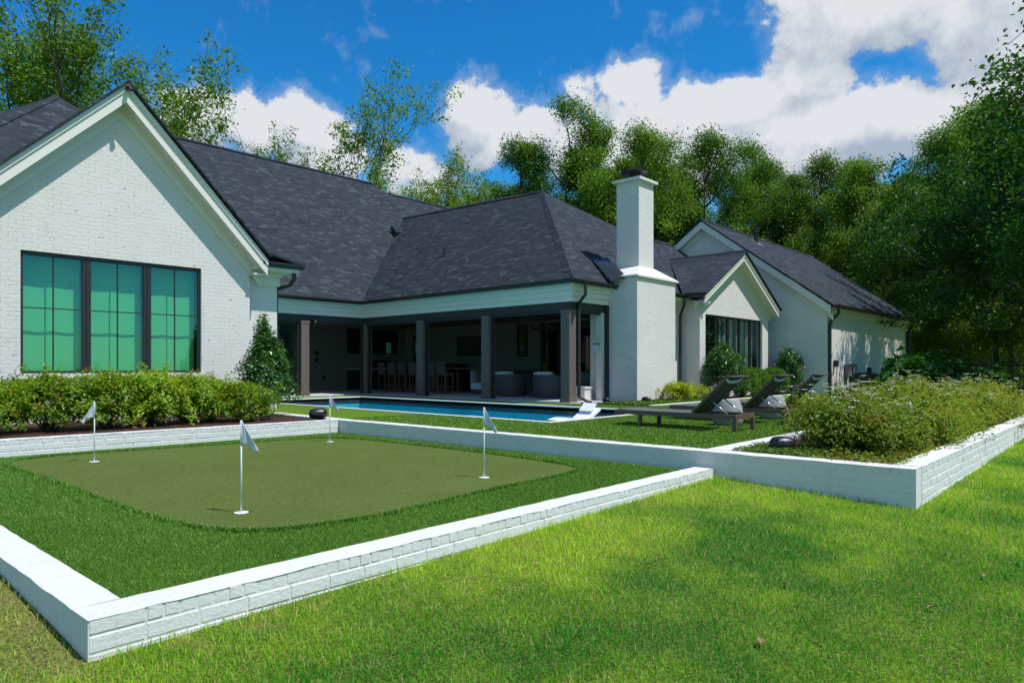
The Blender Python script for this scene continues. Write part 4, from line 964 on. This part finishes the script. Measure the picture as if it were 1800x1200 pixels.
# ---- fence
t = thing('metal_fence', 'black metal picket fence at the edge of the woods', 'fence', (43.2, 10.5, .25))
A = Vector((0, 0, 0)); B = Vector((-.4, -22, 0)); n = 170
m_ = MB()
for k in range(n + 1):
    p = A.lerp(B, k / n); m_.box(p.x - .012, p.y - .012, .08, p.x + .012, p.y + .012, 1.66)
m_.build('pickets', M['gutter'], t)
m_ = MB()
for z in (.2, 1.45, 1.62): m_.tube([A + Vector((0, 0, z)), B + Vector((0, 0, z))], .028, 4)
m_.build('rail', M['gutter'], t)
for k in range(0, 10):
    p = A.lerp(B, k / 9); q = MB(); q.box(p.x - .05, p.y - .05, 0, p.x + .05, p.y + .05, 1.74); q.box(p.x - .06, p.y - .06, 1.741, p.x + .06, p.y + .06, 1.78); q.build('fence_post', M['gutter'], t)

# ================================================================== PLANTS
def shrub_mesh(K, per, R3, size, spread, mat_, seed, lump=.18, stems=12, hollow=.45, aspect=.45, up=.3, base=.1, squash=1., petals=0, pcol='petal', psize=.045, jag=0.):
    """returns (foliage mesh object, stems, petals) as unlinked templates under a thing; R3 = half sizes, crown sits on the ground"""
    rg = np.random.default_rng(seed)
    d = rg.normal(size=(K, 3)); d /= np.linalg.norm(d, axis=1)[:, None]; d[:, 2] = np.where(d[:, 2] < -.55, -d[:, 2], d[:, 2])
    rr = (hollow + (1 - hollow) * rg.uniform(0, 1, K) ** .6) * (1 + lump * rg.normal(size=K) * .6)
    if jag: rr *= 1 + jag * rg.uniform(0, 1, K) ** 4
    hz_ = np.hypot(d[:, 0], d[:, 1])[:, None]; C = d * rr[:, None]
    C[:, :2] *= np.where(d[:, 2:3] < .1, np.clip(1 / np.maximum(hz_, .3), 1, 1.35) * .95, 1.)
    C = C * np.array(R3); C[:, 2] += R3[2] * .80 + base; C[:, 2] = np.maximum(C[:, 2], .06)
    P = np.repeat(C, per, 0) + rg.normal(size=(K * per, 3)) * spread
    P[:, 2] = np.maximum(P[:, 2], .03)
    V, F = leaf_arrays(P, size, up, aspect=aspect, rg=rg, dirs=np.repeat(d, per, 0) * .6)
    var = np.clip(np.repeat(rg.uniform(0, 1, K), per) * .45 + rg.uniform(0, 1, K * per) * .6, 0, 1)
    return V, F, var, C, rg
def shrub(name, label, cat, loc, rz, group, args, material, stemcol='stem', trunk=None, s=1., petals=0, pcol='petal', psize=.05):
    V, F, var, C, rg = shrub_mesh(**args, mat_=None)
    t = thing(name, label, cat, loc, rz, group, s)
    npmesh('foliage', V, F, M[material], t, var)
    m_ = MB(); idx = rg.choice(len(C), min(len(C), args.get('stems', 12)), replace=False)
    for i in idx:
        c = C[i]; b = Vector((rg.normal() * .05, rg.normal() * .05, 0)); m = Vector((c[0] * .45, c[1] * .45, c[2] * .5))
        m_.tube([b, m, Vector(c)], [.014, .009, .004], 5, False)
    m_.build('stems', M[stemcol], t)
    if petals:
        top = np.argsort(-C[:, 2] + rg.normal(size=len(C)) * .12)[:petals]
        q = MB()
        for i in top:
            c = Vector(C[i]) + Vector((0, 0, .09)) + Vector((C[i][0], C[i][1], 0)) * .05
            for j in range(rg.integers(1, 5)):
                cc = c + Vector(rg.normal(size=3)) * .055
                for k in range(6):
                    an = k * 1.05; e = Vector((math.cos(an), math.sin(an), .35)); f = Vector((-math.sin(an), math.cos(an), 0))
                    q.quad(cc, cc + e * psize * .6 + f * psize * .45, cc + e * psize, cc + e * psize * .6 - f * psize * .45)
        q.build('blossoms', M[pcol], t)
    return t
GA = 'azalea shrubs of the hedge under the triple window'
az_args = dict(K=330, per=32, R3=(.82, .60, .49), size=.072, spread=.058, seed=11, lump=.22, hollow=.35, base=.04, stems=22, jag=.35)
az = [shrub('azalea_shrub', 'bright green azalea at the right end of the hedge, next to the holly', 'shrub', (7.30, 14.85, .40), 0, GA, az_args, 'leaf_azalea', s=(.85, 1, .85))]
az_args2 = dict(az_args, seed=12)
az.append(shrub('azalea_shrub', 'azalea cut off by the left edge of the photo', 'shrub', (1.75, 15.2, .40), 0, GA, az_args2, 'leaf_azalea'))
spots = [(2.75, 15.15, .98, 1.1, 'second azalea from the left edge, under the left end of the triple window'), (3.7, 15.3, 1.08, 2.2, 'azalea under the left pane of the triple window'), (4.65, 15.1, 1.12, .5, 'azalea under the left mullion of the triple window'),
         (5.55, 15.25, 1.12, 4.1, 'azalea under the right mullion of the triple window'), (6.20, 15.1, 1.06, 3.0, 'azalea under the right edge of the triple window'), (6.80, 15.3, .95, 5.2, 'azalea between the window and the right end of the hedge')]
for i, (x, y, s, rz, lb) in enumerate(spots): dup(az[i % 2], (x, y, .40), rz, s, lb)
# upright hollies
ho = dict(K=420, per=34, R3=(.50, .50, 1.05), size=.07, spread=.075, seed=21, lump=.25, hollow=.55, base=.1, stems=14, up=.1)
def cone_shrub(name, label, cat, loc, s, args, material, group=None):
    V, F, var, C, rg = shrub_mesh(**args, mat_=None)
    Hh = args['R3'][2] * 2
    k = lambda z: np.clip(1.32 - .86 * (z / Hh), .22, 1.2) * np.clip((z + .12) / .5, .45, 1)
    V2 = V.copy(); f = k(V[:, 2]); V2[:, 0] *= f; V2[:, 1] *= f
    # leaves keep their own size: move by their centre only
    cen = V.reshape(-1, 4, 3).mean(1); fc = k(cen[:, 2]); nc = cen.copy(); nc[:, 0] *= fc; nc[:, 1] *= fc
    V2 = (V.reshape(-1, 4, 3) + (nc - cen)[:, None, :]).reshape(-1, 3)
    t = thing(name, label, cat, loc, 0, group, s); npmesh('foliage', V2, F, M[material], t, var)
    m_ = MB(); m_.tube([(0, 0, 0), (.02, 0, Hh * .5), (0, .02, Hh * .95)], [.035, .02, .006], 6)
    for i in range(14):
        z = .2 + i * .12; an = i * 2.4; m_.tube([(0, 0, z), (.3 * math.cos(an), .3 * math.sin(an), z + .3)], [.012, .004], 5, False)
    m_.build('trunk', M['stem'], t); return t
cone_shrub('holly_bush', 'dark glossy upright holly at the corner of the left wing', 'bush', (8.35, 15.75, .40), (1.12, 1.12, 1.07), ho, 'leaf_holly')
ho2 = dict(ho, seed=22, K=300, R3=(.72, .72, .98), size=.085)
h2 = shrub('ligustrum_bush', 'tall loose green bush in front of the small gable window', 'bush', (24.9, 11.7, .40), 0, 'loose green bushes by the small gable', dict(ho2, stems=20), 'leaf_holly', s=(1.0, 1, 1.04))
dup(h2, (31.2, 11.6, .40), 1.7, (.78, .78, 1.02), 'tall loose green bush against the shaded wall of the far wing')
bx = dict(K=700, per=16, R3=(.62, .62, .56), size=.05, spread=.035, seed=31, lump=.05, hollow=.86, base=.02, stems=14)
b0 = shrub('boxwood', 'clipped round boxwood nearest the loose bush at the window', 'bush', (26.6, 11.75, .40), 0, 'clipped boxwoods', bx, 'leaf_box', s=1.12)
dup(b0, (28.2, 11.9, .40), 2., 1.08, 'middle clipped round boxwood under the window'); dup(b0, (29.8, 11.8, .40), 4., 1.12, 'right clipped round boxwood next to the far loose bush')
sp = dict(K=120, per=22, R3=(.62, .5, .30), size=.08, spread=.055, seed=41, lump=.3, hollow=.3, base=.05, stems=20, jag=.3)
s0 = shrub('low_shrub', 'bright yellow-green low shrub in front of the chimney', 'shrub', (21.6, 11.85, .40), 0, 'yellow-green low shrubs', sp, 'leaf_bright', s=1.05)
dup(s0, (22.9, 12.1, .40), 2.3, (1.05, .9, .85), 'smaller yellow-green low shrub right of the chimney')
# roses
GR = 'rose bushes in the raised bed'
ra = dict(K=300, per=30, R3=(.85, .70, .40), size=.070, spread=.070, seed=51, lump=.30, hollow=.35, base=.05, stems=40, jag=.40)
r0 = shrub('rose_bush', 'rose bush nearest the black speaker, at the front left of the raised bed', 'rose bush', (10.75, 3.25, .385), 0, GR, ra, 'leaf_rose', petals=17, psize=.062, s=(.95, .85, .95))
r1 = shrub('rose_bush', 'rose bush at the front right corner of the raised bed, with few flowers', 'rose bush', (10.95, 2.75, .385), 0, GR, dict(ra, seed=52), 'leaf_rose', petals=9, psize=.058, s=(.9, .75, .72))
r2 = shrub('rose_bush', 'rose bush with a pink bloom among the white ones, in the middle of the bed', 'rose bush', (13.4, 3.0, .385), 0, GR, dict(ra, seed=53), 'leaf_rose', petals=2, pcol='petal_pink', psize=.07)
q_ = [(12.2, 3.4, 1.0, .4, 'white rose bush behind the front left one, beside the middle lounger'), (12.2, 2.75, .95, 1.7, 'rose bush along the sunlit wall, second from the front corner'), (13.6, 3.45, 1.04, 2.9, 'white flowering rose bush on the lounger side of the bed, third from the front'),
      (13.7, 2.75, .9, 3.7, 'rose bush spilling over the cap of the sunlit wall'), (15.0, 3.45, 1.05, 4.4, 'tall white flowering rose bush in front of the air conditioner'), (15.3, 2.7, .95, 5.5, 'rose bush along the sunlit wall, fourth from the front corner'),
      (16.8, 3.5, 1.08, .9, 'rose bush in front of the bird feeder'), (17.3, 2.75, 1.0, 2.2, 'rose bush along the sunlit wall, fifth from the front corner'), (18.9, 3.3, 1.05, 3.3, 'rose bush in front of the broad-leaved shrub'), (19.3, 2.6, .92, 4.9, 'rose bush with white blooms near the right fence posts'), (21.0, 3.0, .95, 1.9, 'last rose bush at the far end of the raised bed')]
for i, (x, y, s, rz, lb) in enumerate(q_): dup((r0, r1)[i % 2], (x, y, .385), rz, (s, s, s * (.80 if y < 3 else (.95, 1.08, .9)[i % 3])), lb)
# broad-leaved shrub + low green at the back
fg = dict(K=110, per=16, R3=(1.5, 1.2, .62), size=.34, spread=.16, seed=61, lump=.2, hollow=.5, base=.0, stems=20, aspect=.8)
f0 = shrub('fig_shrub', 'broad-leaved green shrub behind the roses near the fence', 'shrub', (33.5, 6.9, .25), 0, 'broad-leaved shrubs at the back lawn', fg, 'leaf_fig', s=(1.2, 1.2, 1.4))
dup(f0, (35.5, 5.2, .25), 2., (.8, .8, .95), 'smaller broad-leaved shrub to the right, in front of the fence')
# ground cover strips
def cover(name, n, box, size, material, z=.40, label=None):
    P = np.stack([rng.uniform(box[0], box[2], n), rng.uniform(box[1], box[3], n), z + rng.uniform(.01, .09, n)], 1)
    V, F = leaf_arrays(P, size, .5, rg=rng); o = npmesh(name, V, F, M[material], None, rng.uniform(0, 1, n)); setp(o, label, 'ground cover', None, 'stuff')
cover('ground_cover', 9000, (17.9, 11.1, 23.5, 12.5), .07, 'leaf_cover', .40, 'low green ground cover around the chimney base')
cover('ground_cover', 1800, (9.0, 2.05, 12.5, 3.2), .055, 'leaf_rose', .385, 'low leaves along the front of the rose bed')
cover('ground_cover', 2500, (9.15, 3.2, 10.2, 4.2), .055, 'leaf_cover', .385, 'low leaves around the speaker in the rose bed')

# ================================================================== GRASS
def blades(name, P, h, wd, material, label, lean=.45, seg=2, hv=.45):
    n = len(P); an = rng.uniform(0, 2 * np.pi, n); hh = h * rng.uniform(1 - hv, 1 + hv, n)
    dx, dy = np.cos(an), np.sin(an); la = rng.uniform(0, 2 * np.pi, n); ll = lean * hh * rng.uniform(.2, 1.3, n)
    L = np.stack([np.cos(la) * ll, np.sin(la) * ll, np.zeros(n)], 1); Wv = np.stack([dx, dy, np.zeros(n)], 1) * (np.ones(n) * wd)[:, None] * .5; Z = np.stack([np.zeros(n), np.zeros(n), hh], 1)
    v0 = P - Wv; v1 = P + Wv; mid = P + L * .35 + Z * .6; v2 = mid + Wv * .8; v3 = mid - Wv * .8; tip = P + L + Z
    V = np.stack([v0, v1, v2, v3, tip], 1).reshape(-1, 3); b = np.arange(n) * 5
    F = np.stack([np.stack([b, b + 1, b + 2, b + 3], 1), np.stack([b + 3, b + 2, b + 4, b + 4], 1)], 1).reshape(-1, 4)
    # second face is a triangle: build with separate loops
    q = np.stack([b, b + 1, b + 2, b + 3], 1); tr = np.stack([b + 3, b + 2, b + 4], 1)
    me = bpy.data.meshes.new(name); me.vertices.add(len(V)); me.vertices.foreach_set('co', V.astype(np.float32).ravel())
    me.loops.add(n * 7); me.loops.foreach_set('vertex_index', np.concatenate([q.ravel(), tr.ravel()]).astype(np.int32))
    me.polygons.add(2 * n); me.polygons.foreach_set('loop_start', np.concatenate([np.arange(n) * 4, n * 4 + np.arange(n) * 3]).astype(np.int32))
    var = rng.uniform(0, 1, n); at = me.attributes.new('var', 'FLOAT', 'FACE'); at.data.foreach_set('value', np.concatenate([var, var]).astype(np.float32))
    me.materials.append(M[material]); me.update(calc_edges=True)
    o = bpy.data.objects.new(name, me); COL.objects.link(o); return setp(o, label, 'grass', None, 'stuff')
def inpoly(x, y, poly):
    inside = np.zeros(len(x), bool); n = len(poly); j = n - 1
    for i in range(n):
        xi, yi = poly[i]; xj, yj = poly[j]
        c = ((yi > y) != (yj > y)) & (x < (xj - xi) * (y - yi) / (yj - yi + 1e-12) + xi); inside ^= c; j = i
    return inside
def polar(n, r0, r1, pw, a0, a1):
    u = rng.uniform(0, 1, n); r = (r0 ** pw + u * (r1 ** pw - r0 ** pw)) ** (1 / pw); a = rng.uniform(a0, a1, n)
    return r * np.cos(a), r * np.sin(a), r
x, y, r = polar(560000, 1.3, 34, .55, YAW - R(52), YAW + R(52))
ok = ~inpoly(x, y, [(1.19, 4.19), (8.85, 4.25), (8.84, 1.85), (60, 1.5), (60, 60), (1.0, 60)])
ok &= ~((x > .72) & (x < 1.25) & (y > 4.1) & (rng.uniform(0, 1, len(x)) < .5))
x, y, r = x[ok], y[ok], r[ok]
Z = .0125 * (np.clip(x, -5, 20) - 1.2) + .05 * (np.clip(y, -3, 7) - 4.2)
nz = np.sin(x * 1.7 + 2 * np.sin(y * 1.3)) * np.sin(y * 2.1 + 1.4 * np.sin(x * .9))
hgt = .033 + .008 * nz; wdt = np.clip(.0022 * r / 3 + .0018, .003, .02)
edge = np.exp(-np.abs(y - 4.15) * 9) * (x > 1) * (x < 9)
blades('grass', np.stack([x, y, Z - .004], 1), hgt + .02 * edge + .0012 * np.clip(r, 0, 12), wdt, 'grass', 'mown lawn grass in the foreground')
# fringe turf around the green
x, y, r = polar(700000, 3.2, 16, .7, YAW - R(20), YAW + R(46))
ok = inpoly(x, y, [(1.46, 4.49), (8.62, 4.53), (8.53, 12.9), (1.37, 13.3)]) & ~inpoly(x, y, [(Vector(p) * 1.0)[:] for p in GREEN])
x, y, r = x[ok], y[ok], r[ok]
blades('turf_grass', np.stack([x, y, np.full(len(x), .168)], 1), .021, np.clip(.0008 * r, .003, .010), 'turf_blades', 'artificial turf fringe around the putting green', .5)
G_ = np.array([tuple(p) for p in GREEN]); k = rng.integers(0, len(G_), 26000); tt = rng.uniform(0, 1, 26000)[:, None]
e0, e1 = G_[k], G_[(k + 1) % len(G_)]; dv = e1 - e0; dv /= np.linalg.norm(dv, axis=1)[:, None] + 1e-9
q2 = e0 + (e1 - e0) * tt + np.stack([-dv[:, 1], dv[:, 0]], 1) * rng.normal(0, .014, 26000)[:, None]
blades('turf_grass', np.stack([q2[:, 0], q2[:, 1], np.full(26000, .170)], 1), .036, .011, 'turf_blades', 'ragged edge of the turf fringe along the putting green', .5)
# terrace turf
def rectpts(n, box): return rng.uniform(box[0], box[2], n), rng.uniform(box[1], box[3], n)
x, y = rectpts(210000, (8.95, 4.6, 18.5, 13.4)); ok = ~((x > PX0 - .18) & (x < PX1 + .18) & (y > PY0 - .18))
ok &= ~((x > 17.7) & (y > 10.9))
x, y = x[ok], y[ok]; blades('turf_grass', np.stack([x, y, np.full(len(x), TZ - .002)], 1), .026, .013, 'terrace_blades', 'artificial turf of the pool terrace', .6)
# ---- litter on the lawn
for i, (x, y, rz, s, lb) in enumerate([(4.07, 1.68, .4, 1.2, 'pale dry leaf lying on the lawn in the middle foreground'), (5.2, 1.95, 1.4, .8, 'small reddish leaf on the lawn right of centre'), (5.5, 1.05, 2.4, 1.1, 'curled dry leaf on the lawn at the right foreground'), (6.6, .9, 3.1, .9, 'dry leaf on the lawn near the right edge')]):
    V = [(-.035, 0, .0), (-.01, .018, .012), (.02, .014, .016), (.05, 0, .006), (.02, -.016, .014), (-.012, -.015, .010)]
    m_ = MB(); m_.v = V; m_.f = [(0, 1, 2, 3), (0, 3, 4, 5)]; o = m_.build('dead_leaf', M['terracotta'], None); o.location = (x, y, gz(x, y) + .035); o.rotation_euler = (.2, .15, rz); o.scale = (s, s, s)
    setp(o, lb, 'leaf', 'dry leaves on the lawn')

# ================================================================== TREES
def tree_template(kind, seed, dense=.34):
    rg = random.Random(seed); nr = np.random.default_rng(seed)
    segs = []; tips = []
    P = dict(tall=dict(h=25, fork=.30, lv=5, spread=.42, lean=.10, rad=.30, up=.55), wood=dict(h=20, fork=.22, lv=5, spread=.62, lean=.08, rad=.28, up=.28), oak=dict(h=16, fork=.30, lv=5, spread=.95, lean=.1, rad=.45, up=.05))[kind]
    Hh = P['h']
    def grow(p, d, ln, r, lv):
        n = 3; pts = [p]; rs = [r]; q = p.copy(); dd = d.copy()
        for i in range(n):
            dd = (dd + Vector((rg.gauss(0, .13), rg.gauss(0, .13), rg.gauss(0, .08) + P['up'] * .10))).normalized()
            q = q + dd * ln / n; pts.append(q.copy()); rs.append(r * (1 - .32 * (i + 1) / n))
        segs.append((pts, rs, lv))
        if lv >= 2:
            for i in range(1, n + 1): tips.append((pts[i], lv))
        if lv >= P['lv']: return
        k = rg.choice((2, 3, 3)) if lv else rg.choice((3, 4))
        if lv == 1: k = 4
        for j in range(k):
            at = pts[-1] if j < 2 else pts[rg.choice((1, 2))]
            an = rg.uniform(0, 6.283); s = P['spread'] * rg.uniform(.55, 1.25)
            side = dd.cross(Vector((math.cos(an), math.sin(an), .1))).normalized()
            nd = (dd + side * s).normalized(); nd.z += P['up'] * .12
            grow(at, nd.normalized(), ln * rg.uniform(.60, .82), rs[-1] * rg.uniform(.58, .75), lv + 1)
    # bole then several limbs
    bole = Hh * P['fork']; top = Vector((rg.uniform(-.5, .5), rg.uniform(-.5, .5), bole))
    segs.append(([Vector((0, 0, -.3)), top * .5 + Vector((.1, 0, 0)), top], [P['rad'] * 1.15, P['rad'] * .9, P['rad'] * .8], 0))
    if kind == 'tall':
        grow(top, Vector((.05, 0, 1)), Hh * .27, P['rad'] * .7, 1)
        for j in range(2): an = rg.uniform(0, 6.28); grow(top, Vector((math.cos(an) * .4, math.sin(an) * .4, 1)).normalized(), Hh * .23, P['rad'] * .5, 1)
    elif kind == 'wood':
        lead = [top]; p = top.copy()
        for i in range(6):
            p = p + Vector((rg.gauss(0, .25), rg.gauss(0, .25), Hh * .115)); lead.append(p.copy())
        segs.append((lead, [P['rad'] * (.8 - .11 * i) for i in range(7)], 0))
        for i, q in enumerate(lead):
            for j in range(3):
                an = rg.uniform(0, 6.28); grow(q, Vector((math.cos(an), math.sin(an), .35 + .1 * i)).normalized(), Hh * (.15 - .011 * i), P['rad'] * .3, 2)
    else:
        for j in range(6): an = j * 1.05 + rg.uniform(-.3, .3); grow(top - Vector((0, 0, rg.uniform(0, 1.5))), Vector((math.cos(an), math.sin(an), rg.uniform(.25, .9))).normalized(), Hh * .25, P['rad'] * .55, 1)
        grow(top, Vector((0, 0, 1)), Hh * .27, P['rad'] * .6, 1)
    trunk = MB()
    for pts, rs, lv in segs: trunk.tube(pts, [max(.012, q) for q in rs], 7 if lv < 2 else (5 if lv < 4 else 3), False)
    T = np.array([list(t[0]) for t in tips]); lv = np.array([t[1] for t in tips])
    keep = nr.uniform(0, 1, len(T)) < (np.where(lv >= 4, .42, .10) if kind == 'tall' else np.where(lv >= 4, 1., .45) * .8)
    T = T[keep]
    per, spd, sz, mt = dict(tall=(9, .36, .25, 'leaf_tall'), wood=(16, .47, .20, 'leaf_wood'), oak=(13, .34, .20, 'leaf_oak'))[kind]
    target = dict(tall=10000, wood=44000, oak=42000)[kind]; per = max(4, min(60, int(target / max(1, len(T)))))
    C = np.repeat(T, per, 0) + nr.normal(size=(len(T) * per, 3)) * spd * np.array([1, 1, .7])
    if kind == 'wood':   # lower skirt of foliage hides the boles as at a wood's edge
        k = 2500; a = nr.uniform(0, 6.28, k); rr = nr.uniform(.5, 3.2, k); cen = np.stack([np.cos(a) * rr, np.sin(a) * rr, nr.uniform(.5, Hh * .35, k)], 1); C = np.concatenate([C, cen + nr.normal(size=(k, 3)) * .3])
    C = C[C[:, 2] > (3.4 if kind == 'oak' else .3)]
    V, F = leaf_arrays(C, sz, .15, rg=nr, aspect=.6)
    t = thing('tree', 'x', 'tree', (0, 0, 0))
    trunk.build('trunk', M['bark' if kind != 'tall' else 'bark'], t, True)
    npmesh('crown', V, F, M[mt], t, nr.uniform(0, 1, len(F)))
    print('tree', kind, seed, len(tips), len(F), 'zmax', V[:, 2].max(), 'rad', np.abs(V[:, :2]).max())
    return t
TT = {}
def at(px, d):   # position at horizontal distance along a bearing (used for authoring the list of trees)
    u = (px - 900) / 1207; f = (math.cos(YAW), math.sin(YAW)); r_ = (math.sin(YAW), -math.cos(YAW))
    return (f[0] + r_[0] * u) * d, (f[1] + r_[1] * u) * d
def place(key, kind, seed, x, y, s, rz, label, group):
    if key not in TT:
        t = tree_template(kind, seed, .95 if key == 't3' else .36); TT[key] = t; t.location = (x, y, .1); t.rotation_euler = (0, 0, rz); t.scale = (s, s, s)
        t['label'] = label; t['group'] = group; return t
    return dup(TT[key], (x, y, .1), rz, s, label, group)
GT = 'tall sparse trees behind the house'; GW = 'dense trees of the wood behind the house'
tall = [(-40, 46, 1.05, 't1', 'sparse tree at the top left corner, leftmost over the roof'), (60, 50, 1.22, 't2', 'tall sparse tree left of the gable peak'), (190, 47, 1.05, 't1', 'tall sparse tree right behind the gable peak'),
        (268, 52, .88, 't2', 'thin tree just right of the gable peak'), (370, 64, .72, 't1', 'low treetop peeping over the ridge right of the gable'), (515, 58, .86, 't2', 'leafy tree left of the tallest tree over the main ridge'),
        (645, 55, .90, 't1', 'tallest sparse tree over the main ridge, with bare right branches'), (745, 62, .78, 't2', 'slim tree right of the tallest tree'), (812, 66, .80, 't1', 'tree between the slim tree and the pavilion roof'), (870, 70, .80, 't2', 'tree at the left of the pavilion peak')]
seeds = {'t1': 101, 't2': 105, 't3': 109}
for i, (px, d, s, k, lb) in enumerate(tall):
    x, y = at(px, d); place(k, 'tall', seeds[k], x, y, s, i * 1.7, lb, GT)
ws = {'w1': 201, 'w2': 202, 'w3': 203}
row = [(925, 62, .95, 'leafy tree left over the pavilion peak'), (990, 60, 1.08, 'highest leafy tree over the pavilion peak'), (1060, 62, 1.0, 'airy tree left of the chimney top'), (1130, 60, .97, 'airy tree directly behind the chimney cap'), (870, 68, .86, 'rounded tree left of the pavilion peak'), (800, 70, .82, 'rounded tree over the lower main ridge'), (725, 74, .74, 'rounded low tree right of the tallest sparse tree'), (905, 72, .78, 'dense lower tree left of the pavilion peak'), (985, 70, .85, 'dense lower tree behind the pavilion peak'), (1050, 68, .88, 'dense lower tree left of the chimney'), (1110, 66, .88, 'broad dense tree behind the chimney shaft'), (1175, 66, 1.08, 'tree right of the chimney top'),
       (1240, 62, .98, 'tree between chimney and far gable'), (1300, 66, 1.0, 'tree over the far gable peak'), (1365, 60, .90, 'tree above the middle of the far roof'), (1430, 64, .92, 'tree above the end of the far ridge'), (1490, 58, .82, 'tree right of the far ridge'),
       (1560, 56, .84, 'tree above the lower end of the far roof'), (1625, 52, .84, 'tree right of the far wing'), (1700, 56, 1.0, 'tree behind the spreading dark tree, its left part'), (1780, 50, .98, 'tree behind the spreading dark tree, its right part'), (1860, 55, 1.0, 'tree at the right edge, behind the fence')]
for i, (px, d, s, lb) in enumerate(row):
    x, y = at(px, d); k = ('w1', 'w2', 'w3')[i % 3]; place(k, 'wood', ws[k], x, y, s, i * 2.1, lb, GW)
r2l = ['tree seen through the gap left of the pavilion peak', 'tree seen through the gap right of the pavilion peak', 'treetop in the back rank left of the chimney cap', 'treetop in the back rank just right of the chimney cap', 'back rank tree between the chimney and the small gable', 'back rank tree left of the far gable peak', 'back rank tree right of the far gable peak', 'back rank tree above the vent pipe of the far roof', 'back rank tree over the end of the far ridge', 'back rank tree above the slope of the far roof', 'back rank tree right above the lower corner of the far roof', 'back rank tree behind the left part of the fence', 'back rank tree behind the middle of the fence', 'back rank tree behind the fence at the right edge', 'low back rank tree over the left slope of the pavilion roof', 'low back rank tree over the lower main ridge']
row2 = [(940, 82), (1020, 80), (1090, 78), (1160, 84), (1215, 78), (1275, 82), (1335, 78), (1400, 80), (1465, 76), (1530, 74), (1600, 70), (1670, 72), (1740, 66), (1820, 70), (820, 86), (740, 90)]
for i, (px, d) in enumerate(row2):
    x, y = at(px, d); k = ('w2', 'w3', 'w1')[i % 3]; place(k, 'wood', ws[k], x, y, (1.0 if px > 900 else .62) + .06 * math.sin(i * 2.3), i * 1.3, r2l[i], GW)
row3 = [(1620, 47, .62, 'young tree at the wood edge right behind the far wing'), (1690, 45, .6, 'young tree behind the fence left of the gate posts'), (1750, 46, .66, 'young tree behind the fence posts'), (1830, 44, .62, 'young tree at the right edge behind the fence')]
for i, (px, d, s, lb) in enumerate(row3):
    x, y = at(px, d); k = ('w3', 'w1', 'w2')[i % 3]; place(k, 'wood', ws[k], x, y, s, i * 2.9, lb, GW)
place('o1', 'oak', 301, 43.5, 1.6, 1.08, 1.0, 'big spreading dark tree leaning in from the right edge', 'spreading dark trees at the right')
place('o1', 'oak', 301, 52.5, 4.2, 1.1, 3.2, 'spreading dark tree beyond the fence, left of the big one', 'spreading dark trees at the right')
place('o1', 'oak', 301, 30.2, -4.6, 1.05, 4.5, 'tree outside the right edge whose twigs hang into the top right corner', 'spreading dark trees at the right')
# undergrowth of the far wood
n = 90000
a = rng.uniform(YAW - R(75), YAW + R(48), n); d = rng.uniform(86, 104, n); x = d * np.cos(a); y = d * np.sin(a)
hh = 13 + 3 * np.sin(a * 37) + 2 * np.sin(a * 91 + 1); z = rng.uniform(0, 1, n) ** .9 * hh
V, F = leaf_arrays(np.stack([x, y, z], 1), .85, .15, rg=rng, aspect=.7)
o = npmesh('far_woods', V, F, M['leaf_wood'], None, rng.uniform(0, 1, n)); setp(o, 'far mass of the wood closing the view behind the trees', 'woods', None, 'stuff')
SC.cycles.max_bounces = 8; SC.cycles.transparent_max_bounces = 16
